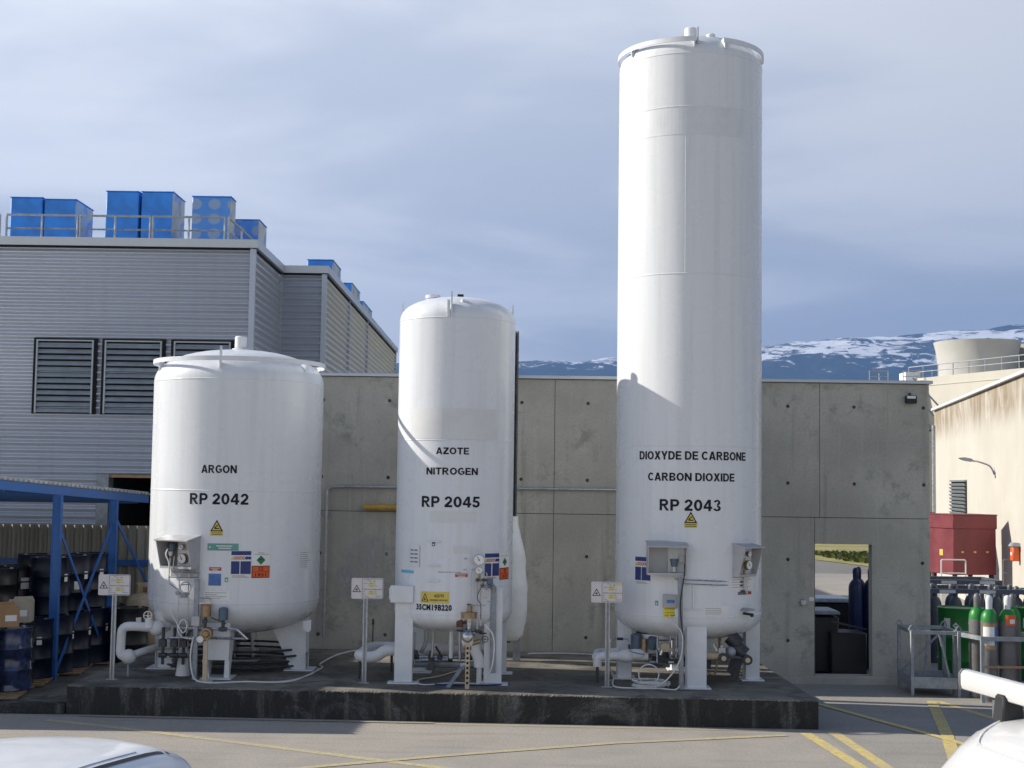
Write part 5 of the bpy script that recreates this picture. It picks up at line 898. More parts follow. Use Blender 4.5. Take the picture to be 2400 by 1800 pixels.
def canopy():
    t = thing('steel_canopy', 'blue steel canopy with pale corrugated roof sheltering the drums on the left', 'canopy', (-6.6, 20.7, -.08))
    e = lambda y: Vector((-7.0 + (y - 17.5) * .125, y, 2.95 - (y - 17.5) * .047))   # right edge of the roof
    Lf = Vector((-7, 0, 0)); y0, y1 = 17.55, 24.2; mb = MB(); n = 44
    a, b = e(y0), e(y1); rs = MB(); seg = 8; vs = []
    for i in range(n * seg + 1):
        tt = i / (n * seg); p = a + (b - a) * tt + V(0, 0, .045 + .020 * max(-1, min(1, 1.8 * math.sin(2 * PI * tt * n)))); vs += [p, p + Lf]
    rs.add(vs, [(2 * i, 2 * i + 2, 2 * i + 3, 2 * i + 1) for i in range(n * seg)]); o = rs.build('roof_sheet', 'roof_sheet_pale', t, sharp=60); so = o.modifiers.new('thick', 'SOLIDIFY'); so.thickness = .012
    MB().bar(e(y0) + V(-.06, 0, -.055), e(y1) + V(-.06, 0, -.055), .06, .13).build('edge_beam', 'canopy_blue', t)
    for y in (17.65, 19.2, 20.75, 22.3, 23.9): p = e(y) + V(-.1, 0, -.075); MB().bar(p, p + V(-6.8, 0, 0), .10, .13).build('rafter', 'canopy_blue', t)
    for x, y in ((-6.62, 20.7), (-6.36, 22.7), (-6.95, 17.9), (-11.5, 20.7), (-11.5, 22.7)):
        zt = e(y).z - .12; pc = MB().bb((x - .055, y - .035, -.08), (x + .045, y + .035, zt)); pc.build('post_web', 'canopy_blue', t)
        MB().bb((x + .0451, y - .05, -.08), (x + .056, y + .05, zt)).build('post_flange', 'canopy_blue', t); MB().bb((x - .066, y - .05, -.08), (x - .0551, y + .05, zt)).build('post_flange', 'canopy_blue', t)
    MB().bar((-6.60, 20.72, .05), (-6.37, 22.66, 2.2), .075, .012, up=(1, 0, 0)).build('brace', 'canopy_blue', t); MB().bar((-6.6, 20.78, 2.15), (-6.39, 22.62, .1), .06, .012, up=(1, 0, 0)).build('brace', 'canopy_blue', t); MB().bar((-6.34, 22.72, 2.3), (-6.12, 24.1, 1.1), .07, .012, up=(1, 0, 0)).build('brace', 'canopy_blue', t)
canopy()
def fence():
    t = thing('corrugated_screen', 'grey vertical corrugated metal screen behind the drums under the canopy', 'screen', (-8, 24.3, -.1)); x = -13.
    while x < -5.3:
        w = .92; mb = MB(); corr(mb, (x, 24.3, -.1), (0, 0, 2.22), (w, 0, 0), (0, -1, 0), .153, .020, 8, trap=True); mb.build('metal_sheet', 'fence_sheet', t, sharp=30); x += w
    mb = MB(); corr(mb, (-13.4, 17.9, -.1), (0, 0, 2.6), (0, 6.3, 0), (1, 0, 0), .153, .02, 6, trap=True); mb.build('metal_sheet', 'fence_sheet', t, sharp=30)  # added side sheet out of view, blocks light from the left onto the drums
    MB().bb((-13, 24.22, 1.44), (-5.35, 24.275, 1.54)).build('rail', 'canopy_blue', t)
fence()
def drum_proto(name, label, m, h=.84, r=.288, lid='drum_black', group='steel drums stored under the canopy'):
    t = thing(name, label, 'drum', (0, -50, 0), group=group); k = h / .88
    pr = [(r * .96, .015), (r, .0), (r + .006, .006), (r + .004, .02), (r, .03), (r, .27 * k), (r + .012, .283 * k), (r + .012, .297 * k), (r, .31 * k), (r, .57 * k), (r + .012, .583 * k), (r + .012, .597 * k), (r, .61 * k), (r, h - .03), (r + .006, h - .016), (r + .006, h - .003), (r - .006, h), (r - .012, h - .015), (0, h - .017)]
    MB().lathe(pr, (0, 0, 0), 28).build('body', m, t, local=True, sharp=50); MB().cyl((.16, .1, h - .018), (.16, .1, h + .004), .032, n=10).build('bung', 'galvanised', t, local=True); MB().cyl((-.17, -.08, h - .018), (-.17, -.08, h + .0), .02, n=8).build('bung', 'galvanised', t, local=True)
    return t
def drums():
    nv = drum_proto('steel_drum', 'navy blue steel drum in the lower row beside the canopy posts', 'drum_navy'); bk = drum_proto('steel_drum', 'black steel drum in the lower row under the canopy', 'drum_black'); wr = drum_proto('wrapped_drum', 'shiny blue drum wrapped in clear film at the front end of the drum row', 'drum_wrapped'); sh = drum_proto('steel_drum', 'short black drum stacked on the upper tier under the canopy', 'drum_black', .70)
    z0 = .05; used = {}; lr = random.Random(9)
    def put(p, x, y, z, lab, rz):
        if p.name not in used: used[p.name] = 1; p.location = (x, y, z); p.rotation_euler = (0, 0, rz); p['label'] = lab
        else: o = copy_tree(p, (x, y, z), rz, lab)
        if lr.random() < .32:
            o = p if used.get(p.name) == 1 else o; lb = MB(); d = Drum3((0, 0), .288); a = lr.uniform(0, 50) - math.degrees(rz); zz = lr.uniform(.32, .58); d.patch(lb, a, a + lr.uniform(14, 32), zz, zz + lr.uniform(.08, .17), .004); l_ = lb.build('label_sheet', 'paper', smooth=False); l_.parent = o
        used[p.name] += 1
    W_, N_, K_, S_ = (wr, 'shiny blue drum wrapped in clear film at the front end of the drum row'), (nv, 'navy blue steel drum standing in the lower row beside the canopy posts'), (bk, 'black steel drum standing in the lower row under the canopy'), (sh, 'short black drum stacked on the upper tier under the canopy')
    U_ = (nv, 'navy blue steel drum stacked on top of the lower drums under the canopy')
    r = random.Random(2)
    row = [(-7.08, 18.95, (wr, 'shiny film-wrapped blue drum at the very front end of the drum row')), (-6.80, 19.45, (wr, 'shiny film-wrapped blue drum carrying the open brown cardboard box')), (-6.98, 20.05, K_), (-6.90, 20.66, N_), (-6.80, 21.27, N_), (-6.72, 21.88, N_), (-6.62, 22.49, N_), (-6.55, 23.10, K_)]
    for x, y, (p, l) in row: put(p, x, y, z0, l, r.uniform(-.9, .4))
    for y in (20.1, 20.75, 21.4, 22.05, 22.7, 23.3): put(bk, -7.55 + (y - 20) * .1, y, z0, K_[1], r.uniform(-1, 1))
    for x, y in ((-7.62, 19.35), (-8.15, 19.9), (-8.3, 20.6)): put(bk, x, y, z0, K_[1], r.uniform(-1, 1))
    for x, y in ((-6.9, 21.3), (-6.78, 21.95), (-6.70, 22.6), (-7.35, 22.05)): put(nv, x, y, z0 + .85, U_[1], r.uniform(-.6, .2))
    for x, y in ((-7.53, 20.1), (-7.48, 20.75), (-7.42, 21.4), (-8.15, 20.2), (-8.2, 20.9), (-7.3, 22.75)): put(sh, x, y, z0 + .85, S_[1], r.uniform(-1, 1))
    put(bk, -6.02, 22.55, z0, 'black drum standing before the cream gas vessel beside the canopy post', .3)
    # pallets
    def pallet(x, y, label, rz=.12):
        t = thing('pallet', label, 'pallet', (x, y, -.08), rz, group='wooden pallets under the drums')
        for i in range(5): MB().box((0, -.48 + .24 * i, .115), (1.1, .14, .02)).build('deck_board', 'wood', t, local=True)
        for i in (-1, 0, 1):
            for j in (-1, 0, 1): MB().box((i * .47, j * .45, .06), (.12, .10, .09)).build('block', 'wood', t, local=True)
        for i in (-1, 0, 1): MB().box((i * .47, 0, .008), (.12, 1.05, .015)).build('base_board', 'wood', t, local=True)
    for x, y in ((-7.05, 19.2), (-7.1, 20.4), (-6.95, 21.6), (-6.75, 22.8), (-8.25, 20.3)): pallet(x, y, 'wooden pallet under the drums of the canopy store')
    # boxes on the wrapped drums
    def carton(x, y, z, s, rz, m, lab):
        t = thing('cardboard_box', lab, 'box', (x, y, z), rz); a, b, c = s; MB().box((0, 0, c / 2), (a, b, c)).build('carton', m, t, local=True, bevel=.004)
        MB().prism([(-a / 2, c), (-a * .42, c + .05), (a * .40, c + .06), (a / 2, c)], (0, b / 2 - .005, 0), (1, 0, 0), (0, 0, 1), (0, .004, 0)).build('flap', m, t, local=True); MB().prism([(-a / 2, c), (-a * .45, c + .035), (a * .30, c + .03), (a / 2, c)], (0, -b / 2, 0), (1, 0, 0), (0, 0, 1), (0, .004, 0)).build('flap', m, t, local=True)
        MB().box((a * .12, -b / 2 - .002, c * .45), (a * .5, .003, c * .3)).build('label_sheet', 'paper', t, local=True)
    carton(-6.86, 19.40, z0 + .845, (.30, .26, .27), .55, 'cardboard', 'open brown cardboard box standing on the wrapped drums'); carton(-6.88, 20.05, z0 + .845, (.30, .26, .29), .1, 'cardboard_pale', 'pale grey cardboard box with white label standing on the drums')
    t = thing('gas_vessel', 'cream domed gas vessel behind the drums beside the argon tank', 'vessel', (-5.98, 23.3, -.08)); pr = [(.26, 0.), (.31, .05), (.31, .86), (.30, .93), (.27, .99), (.20, 1.04), (.08, 1.065), (0, 1.07)]
    MB().lathe(pr, (-5.98, 23.3, .0), 32).build('body', 'beige_steel', t, sharp=60); MB().lathe([(.13, 1.03), (.15, 1.05), (.15, 1.22), (.14, 1.22), (.14, 1.05)], (-5.98, 23.3, 0), 20, 0, .5, 5.6).build('collar', 'beige_steel', t); MB().cyl((-5.98, 23.3, 1.06), (-5.98, 23.3, 1.16), .03, n=8).build('valve', 'brass', t)
drums()
# ------------------------------------------------------------------ gas store on the right
def cage():
    F0, F1, B0, B1 = V(5.91, 20.83, 0), V(6.56, 20.72, 0), V(5.95, 21.66, 0), V(6.60, 21.56, 0); zb, zt = -.08, .87
    t = thing('steel_stillage', 'empty grey galvanised steel stillage cage standing right of the doorway', 'cage', tuple((F0 + B1) / 2 + V(0, 0, zb))); z = lambda p, h: p + V(0, 0, h); g = 'galvanised_dull'
    for p in (F0, F1, B0, B1):
        MB().bar(z(p, zb), z(p, zt), .05, .05).build('post', g, t, bevel=.005); lp = [z(p, zt) + V(.10 * (i / 8 - .5), .0, .07 * math.sin(PI * i / 8)) for i in range(9)]; MB().tube(lp, .012, 6).build('lifting_loop', g, t)
    for a, b in ((F0, F1), (B0, B1), (F0, B0), (F1, B1)): MB().bar(z(a, zt - .025), z(b, zt - .025), .045, .05).build('top_bar', g, t); MB().bar(z(a, .12), z(b, .12), .03, .16).build('bottom_panel', g, t)
    MB().prism([(0, 0), (1, 0), (1, .5), (0, .5)], z(F0, .02), F1 - F0, B0 - F0, (0, 0, .02)) if False else None
    fl = MB(); fl.add([z(F0, .06), z(F1, .06), z(B1, .06), z(B0, .06)], [(0, 1, 2, 3)]); fl.build('floor_plate', g, t)
    MB().bar(z(B0, .14), z(B1, zt - .05), .03, .03).build('diagonal', g, t); MB().bar(z(F1, zt - .05) + V(-.25, .1, 0), z(F1, .14) + V(-.1, .1, 0), .03, .03).build('diagonal', g, t); MB().bar(z(F0, zt - .05) * .5 + z(F1, zt - .05) * .5 + V(.05, .5, 0), z(F0, .1) * .5 + z(F1, .1) * .5 + V(-.02, .5, 0), .035, .035).build('upright', g, t)
cage()
def cylinder_proto(name, label, body, shoulder, capm, h=1.13, r=.117):
    t = thing(name, label, 'gas cylinder', (0, -60, 0)); MB().lathe([(.0, .0), (r * .9, .0), (r, .02), (r, h)], (0, 0, 0), 24).build('body', body, t, local=True, sharp=50)
    MB().lathe([(r, h), (r * .985, h + .05), (r * .88, h + .10), (r * .66, h + .145), (r * .42, h + .17), (.035, h + .185)], (0, 0, 0), 24).build('shoulder', shoulder, t, local=True, sharp=70); MB().lathe([(.045, h + .165), (.047, h + .25), (.05, h + .31), (.042, h + .35), (.02, h + .37), (0, h + .373)], (0, 0, 0), 16).build('valve_cap', capm, t, local=True, sharp=70); return t
def gas_store():
    p = cylinder_proto('gas_cylinder', 'grey gas cylinder with green shoulder and white label, tallest at the corner of the rack', 'cylinder_grey', 'green_paint', 'patch_white'); p.location = (6.88, 20.35, -.07)
    d = Drum3((0, 0), .117); lb = MB(); d.patch(lb, -62, 18, .80, 1.06, .003, 0); d.patch(lb, -62, 40, .74, .80, .003, 1); d.patch(lb, -62, 40, 1.06, 1.11, .003, 1); d.patch(lb, 18, 45, .80, 1.06, .003, 2); lb.build('label_sheet', ['paper', 'bronze', 'blue_print'], p, local=True, smooth=False)
    q = cylinder_proto('gas_cylinder', 'grey gas cylinder with green shoulder and orange tag beside the labelled one', 'cylinder_grey', 'green_paint', 'patch_white'); q.location = (7.15, 20.37, -.07); tg = MB(); d.patch(tg, -30, 45, 1.08, 1.23, .012, 0); d.patch(tg, -5, 28, 1.11, 1.17, .016, 1); tg.build('orange_tag', ['orange_plastic', 'paper'], q, local=True, smooth=False)
    q['group'] = None or 'cylinders in the front rack'; p['group'] = 'cylinders in the front rack'
    for i, (x, y, l) in enumerate(((6.83, 20.72, 'grey gas cylinder with green shoulder at the back left of the front rack'), (7.33, 20.68, 'grey gas cylinder with green shoulder at the back right of the front rack'), (7.0, 20.72, 'grey gas cylinder with green shoulder in the middle back of the front rack'), (7.55, 20.40, 'grey gas cylinder with green shoulder at the right end of the front rack'))):
        c = cylinder_proto('gas_cylinder', l, 'cylinder_grey', 'green_paint', 'cylinder_grey') if i == 0 else None
        if i == 0: c.location = (x, y, -.07); c['group'] = 'cylinders in the front rack'; first = c
        else: copy_tree(first, (x, y, -.07), .3 * i, l)
    t = thing('cylinder_rack', 'grey steel rack frame holding the green shouldered cylinders', 'rack', (7.2, 20.5, -.08)); g = 'galvanised_dull'
    for x, y in ((6.72, 20.17), (7.75, 20.17), (6.55, 20.88), (7.75, 20.88)): MB().bb((x - .025, y - .025, -.08), (x + .025, y + .025, .86)).build('post', g, t)
    MB().bb((6.70, 20.15, .80), (7.78, 20.19, .86)).build('front_bar', g, t); MB().bb((6.53, 20.86, .80), (7.78, 20.90, .86)).build('back_bar', g, t); MB().bar((6.735, 20.19, .83), (6.56, 20.86, .83), .04, .06).build('side_bar', g, t); MB().bb((6.70, 20.16, .42), (7.78, 20.18, .45)).build('strap', 'bronze', t)
    # green drums
    for x, y, l in ((7.24, 22.75, 'bright green drum with hazard diamond behind the empty cage'), (8.55, 22.9, 'bright green drum partly hidden at the right behind the cylinders')):
        t = thing('green_drum', l, 'drum', (x, y, -.1), group='green drums by the cylinders'); r = .36; z0 = -.1
        pr = [(r * .9, .0), (r, .02), (r, .30), (r + .014, .32), (r + .014, .35), (r, .37), (r, .66), (r + .014, .68), (r + .014, .71), (r, .73), (r, 1.13), (r + .008, 1.15), (r - .01, 1.16), (r - .02, 1.14), (0, 1.14)]
        MB().lathe([(a, b + z0) for a, b in pr], (x, y, 0), 36).build('body', 'green_drum', t, sharp=45); d = Drum3((x, y), r); mb = MB(); a0 = -30; k = math.degrees(1 / r); d.poly(mb, [(a0 - k * .05, .79), (a0, .74), (a0 + k * .05, .79), (a0, .84)], .004, 0); d.patch(mb, a0 - 3.5, a0 + 3.5, .783, .797, .006, 1); mb.build('hazard_diamond', ['paper', 'ink'], t, smooth=False)
        mb = MB(); d.patch(mb, -62, -44, .74, .90, .004); mb.build('label_sheet', 'paper', t, smooth=False); mb = MB(); d.patch(mb, 0, 24, .82, .86, .004); mb.build('label_sheet', 'paper', t, smooth=False)
    # bundles behind
    bp = cylinder_proto('bundle_cylinder', 'dark grey gas cylinder standing in a steel bundle behind the green drums', 'cylinder_dark', 'cylinder_dark', 'cylinder_dark', .98, .115); bp['group'] = 'cylinders in the bundles'; bp.location = (7.50, 25.0, -.1)
    xs = [7.86, 8.22, 8.58, 8.94, 9.3]
    for x in xs: copy_tree(bp, (x, 25.0, -.1), 0)
    for x in (7.6, 7.95, 8.3, 8.65, 9.0, 9.35): copy_tree(bp, (x, 25.5, -.1), 0)
    for (x0, x1, y0, y1, zt, l) in ((7.30, 9.05, 24.8, 25.75, 1.20, 'blue grey steel bundle frame standing behind the green drums'), (7.70, 9.0, 26.0, 27.0, 1.28, 'farther blue grey bundle frame with white data labels'), (9.12, 10.6, 24.8, 25.75, 1.17, 'blue grey bundle frame cut off by the right hand side')):
        t = thing('cylinder_bundle', l, 'frame', ((x0 + x1) / 2, (y0 + y1) / 2, -.1), group='steel bundle frames'); g = 'rack_blue_grey'
        for x in (x0, x1):
            for y in (y0, y1): MB().bb((x - .03, y - .03, -.1), (x + .03, y + .03, zt - .08)).build('post', g, t)
        MB().bb((x0 - .03, y0 - .04, zt - .08), (x1 + .03, y0 + .04, zt)).build('top_bar', g, t); MB().bb((x0 - .03, y1 - .04, zt - .08), (x1 + .03, y1 + .04, zt)).build('top_bar', g, t)
        for x in (x0, x1): MB().bb((x - .029, y0 + .041, zt - .08), (x + .029, y1 - .041, zt)).build('side_bar', g, t)
        for k in range(2): xx = x0 + .35 + k * .7; MB().bb((xx - .14, y0 - .047, zt - .07), (xx + .14, y0 - .041, zt - .015)).build('data_label', 'patch_white', t)
gas_store()
def red_units():
    def unit(x, y, rz, label, w=1.10, dp=1.0):
        t = thing('red_container', label, 'container', (x, y, -.1), rz, group='dark red containers by the cream building'); b = lambda a, c, n, m='red_paint', bv=.0: MB().bb(a, c).build(n, m, t, local=True, bevel=bv)
        b((0, 0, 1.10), (w, dp, 2.42), 'body', bv=.01); b((-.02, -.02, 2.14), (w + .02, dp + .02, 2.45), 'lid', bv=.01); b((-.03, -.03, 2.448), (w + .03, dp + .03, 2.47), 'rim')
        for k in range(3): b((.2 + k * .32, -.008, 1.60), (.26 + k * .32, -.0005, 1.635), 'yellow_mark', 'yellow_print')
        b((-.008, .42, 1.52), (-.0005, .56, 1.66), 'yellow_mark', 'yellow_print')
        for px in (.08, w - .08):
            for py in (.08, dp - .08): b((px - .04, py - .04, 0), (px + .04, py + .04, 1.10), 'leg', 'dark_metal')
        b((.05, .05, .75), (w - .05, dp - .05, .82), 'base_tray', 'dark_metal')
    unit(10.03, 32.0, math.radians(15), 'dark red container on legs with yellow marks before the cream building'); unit(9.30, 33.9, math.radians(15), 'second dark red container mostly hidden behind the concrete wall end', .95)
    for x, y, w, l in ((9.72, 31.9, .55, 'white tubular hoop rail at the foot of the dark red container'), (11.25, 32.3, .42, 'white tubular hoop rail right of the dark red container')):
        t = thing('hoop_rail', l, 'rail', (x, y, -.1)); MB().tube(fillet([(x, y, -.1), (x, y, 1.35), (x + w, y, 1.35), (x + w, y, -.1)], .04), .016, 8).build('hoop', 'paint_white', t); MB().tube([(x, y, 1.05), (x + w, y, 1.05)], .013, 8).build('cross_bar', 'paint_white', t)
red_units()
def cream_building():
    A, B = V(13.52, 45, 0), V(9.98, 24.1, 0); t = thing('cream_building', 'cream rendered building with brown run-off stains under its roof edge on the right', 'building', (12.5, 40, -.1)); n = V(-(A - B).y, (A - B).x, 0).normalized()
    if n.x > 0: n = -n
    E_ = -n * 12; mb = MB(); up = V(0, 0, 5.42); dn = V(0, 0, -.12)
    P = [B, A, A + E_, B + E_]
    for i in range(4): a, b = P[i], P[(i + 1) % 4]; mb.add([a + dn, b + dn, b + up, a + up], [(0, 1, 2, 3)])
    mb.build('wall', 'plaster_stained', t, smooth=False); MB().prism([(-.10, 0), (12, 0), (12, .07), (-.10, .07)], B + up, -n, (0, 0, 1), A - B).build('roof_edge', 'paint_white', t)
    D = (A - B).normalized(); at = lambda y: B + (A - B) * ((y - B.y) / (A.y - B.y))
    a, b = at(38.3), at(41.2); fr = MB().bar(a + n * .03 + V(0, 0, 3.17), b + n * .03 + V(0, 0, 3.17), .06, .05).bar(a + n * .03 + V(0, 0, 1.6), b + n * .03 + V(0, 0, 1.6), .06, .05).build('louvre', 'louvre_slat', t)
    MB().prism([(0, 1.6), (1, 1.6), (1, 3.17), (0, 3.17)], a + n * .004, b - a, (0, 0, 1), n * .006).build('backing', 'dark_void', fr)
    for k in range(15): z = 1.66 + k * .10; MB().bar(a + n * .06 + V(0, 0, z), b + n * .06 + V(0, 0, z), .012, .075, up=(n.x * .6, n.y * .6, .8)).build('slat', 'louvre_slat', fr)
    c = A - D * .25 + n * .06; MB().tube(fillet([c + V(0, 0, 4.95) + n * .0, c + V(0, 0, 0)], .05), .05, 8).build('downpipe', 'galvanised', t); g2 = A - D * 2.2 + n * .05
    t = thing('wall_lamp', 'grey street lamp head on a bracket fixed to the cream building', 'lamp', tuple(at(34) + V(0, 0, 3.3))); w = at(34) + V(0, 0, 3.30); hd = V(10.85, 34, 3.68)
    MB().tube(spline([w, w + n * .10 + V(0, 0, .2), w + n * .35 + V(0, 0, .30), V(11.15, 34, 3.62)]), .022, 8).build('arm', 'galvanised', t); MB().prism([(0, 0), (.10, -.035), (.30, -.03), (.36, 0), (.30, .045), (.12, .04)], V(10.80, 33.93, 3.69), (.98, 0, -.2), (0, 0, 1), (0, .14, 0)).build('lamp_head', 'galvanised_dull', t)
    t = thing('orange_box', 'small orange box under a grey hood on the cream building wall', 'box', tuple(at(30.4) + V(0, 0, 1.5))); q = at(30.9) + n * .10; MB().box(q + V(0, 0, 1.55), (.16, .18, .32)).build('case', 'orange_plastic', t, bevel=.02); MB().box(q + V(0, 0, 1.75), (.22, .26, .08), taper=.6).build('hood', 'galvanised_dull', t); MB().box(q + V(-.085, -.02, 1.55), (.01, .08, .07)).build('label_sheet', 'paper', t)
cream_building()
def tower_building():
    t = thing('cooling_tower_building', 'pale far building carrying flared concrete cooling tower shells on its roof', 'building', (38, 118, -.1)); P = [V(34.6, 123.2, 0), V(40.6, 108.5, 0), V(70, 120, 0), V(65, 140, 0)]; zt = 12.45; mb = MB()
    for i in range(4): a, b = P[i], P[(i + 1) % 4]; mb.add([a + V(0, 0, -.1), b + V(0, 0, -.1), b + V(0, 0, zt), a + V(0, 0, zt)], [(0, 1, 2, 3)])
    mb.add([p + V(0, 0, zt) for p in P], [(0, 1, 2, 3)]); mb.build('wall', 'plaster_far', t, smooth=False)
    for i in (3, 0): a, b = P[i], P[(i + 1) % 4]; MB().bar(a + V(0, 0, zt - .7), b + V(0, 0, zt - .7), .1, .05).build('parapet_band', 'plaster_far', t)
    for c, s in ((V(41.1, 124, 0), 1.), (V(48.2, 126.5, 0), .96)):
        pr = [(3.30, 12.3), (3.32, 13.2), (3.40, 14.2), (3.55, 15.2), (3.72, 15.85), (3.60, 15.85), (3.42, 15.0), (3.2, 13)]; MB().lathe([(r * s, z) for r, z in pr], c, 56).build('tower_shell', 'tower_concrete', t, sharp=50)
    MB().bb((45.0, 119.6, zt), (45.9, 120.4, zt + 1.9)).build('roof_door', 'blue_grey_metal', t)
    rl = thing('roof_railing', 'thin steel railing on the far cooling tower building roof', 'railing', (38, 115, zt)); a, b = P[0] + V(.2, 0, zt), P[1] + V(.1, .3, zt)
    for k in range(9): p = a + (b - a) * (k / 8); MB().cyl(p, p + V(0, 0, 1.05), .045, n=6).build('post', 'galvanised', rl)
    for h in (1.05, .55): MB().tube([a + V(0, 0, h), b + V(0, 0, h)], .04, 6).build('rail', 'galvanised', rl)
    rl = thing('roof_railing', 'short steel railing on the lower far roof seen above the concrete wall coping', 'railing', (32, 121, 10)); P0 = [V(30.8, 121, 12.0), V(32.4, 121, 12.0), V(32.4, 124, 12), V(33.7, 121, 12.0), V(36.2, 121, 12.1)]
    for p in P0: MB().cyl(p, p + V(0, 0, 1.0), .045, n=6).build('post', 'galvanised', rl)
    for h in (1.0, .5, .08): MB().tube([P0[0] + V(0, 0, h), P0[1] + V(0, 0, h)], .04, 6).build('rail', 'galvanised', rl); MB().tube([P0[3] + V(0, 0, h), P0[4] + V(0, 0, h + .05)], .04, 6).build('rail', 'galvanised', rl)
    t = thing('low_plant_building', 'low pale plant building below the far railing behind the concrete wall', 'building', (33, 124, -.1)); MB().bb((29.5, 120.8, -.1), (35.6, 128, 12.0)).build('wall', 'plaster_far', t); MB().bb((29.4, 120.7, 12.0), (35.7, 128.1, 12.05)).build('roof_edge', 'paint_white', t); MB().bb((34.2, 122, 12.05), (35.5, 124, 13.0)).build('roof_hatch', 'paint_white', t)
    # outside stair beside the cream building
    t = thing('outside_stair', 'steel outside stair with handrails between the concrete wall end and the cream building', 'stair', (13.9, 47, -.1)); g = 'galvanised'
    a, b = V(13.3, 46.6, 5.6), V(15.6, 46.6, 3.1)
    for h in (0, .5, 1.0): MB().tube([a + V(0, 0, h), b + V(0, 0, h)], .03 if h else .06, 6).build('handrail' if h else 'stringer', g, t)
    for k in range(8): p = a + (b - a) * (k / 7); MB().box(p + V(0, .45, -.02), (.30, .9, .03)).build('tread', 'dark_metal', t)
    MB().bb((12.2, 46.5, 5.5), (13.4, 47.6, 5.58)).build('landing', 'dark_metal', t); MB().cyl((12.6, 46.7, -.1), (12.6, 46.7, 5.5), .06, n=8).cyl((15.3, 46.7, -.1), (15.3, 46.7, 3.4), .06, n=8).build('column', g, t)
tower_building()
def through_door():
    t = thing('waste_bin', 'dark wheeled bin with grey lid standing just behind the doorway', 'bin', (5.05, 23.6, -.1)); MB().box((5.05, 23.6, .38), (.62, .7, .9), taper=1.12).build('body', 'bin_dark', t, bevel=.02); MB().box((5.05, 23.58, .90), (.74, .84, .06), taper=.92).build('lid', 'galvanised_dull', t, bevel=.015)
    for s in (-.24, .24): MB().cyl((5.05 + s - .03, 23.9, -.0), (5.05 + s + .03, 23.9, -.0), .1, n=12).build('wheel', 'tyre', t)
    t = thing('waste_bin', 'second grey lidded bin farther behind the doorway', 'bin', (5.62, 25.2, -.1)); MB().box((5.62, 25.2, .42), (.66, .74, 1.0), taper=1.12).build('body', 'bin_dark', t, bevel=.02); MB().box((5.62, 25.2, .97), (.78, .9, .07), taper=.92).build('lid', 'galvanised', t, bevel=.015)
    t = thing('black_crate', 'black low crate inside the doorway before the navy cylinders', 'crate', (5.5, 23.15, -.1)); MB().bb((5.22, 23.0, -.1), (5.80, 23.6, .60)).build('body', 'bin_dark', t, bevel=.02); MB().bar((5.22, 22.98, .78), (5.78, 22.98, .66), .03, .03).build('top_bar', 'dark_metal', t)
    p = cylinder_proto('gas_cylinder', 'navy blue gas cylinder in the dark cluster behind the doorway', 'navy_cylinder', 'navy_cylinder', 'navy_cylinder', 1.32, .117); p['group'] = 'navy cylinders behind the doorway'; p.location = (5.86, 24.0, -.1)
    for x, y in ((6.12, 24.02), (6.36, 24.0), (5.98, 24.28), (6.24, 24.28)): copy_tree(p, (x, y, -.1), 0)
    MB().box((5.60, 23.93, 1.28), (.17, .02, .06), 0, Matrix.Rotation(math.radians(-28), 3, 'Y')).build('red_strap', 'red_print', p, local=False) if False else None
through_door()

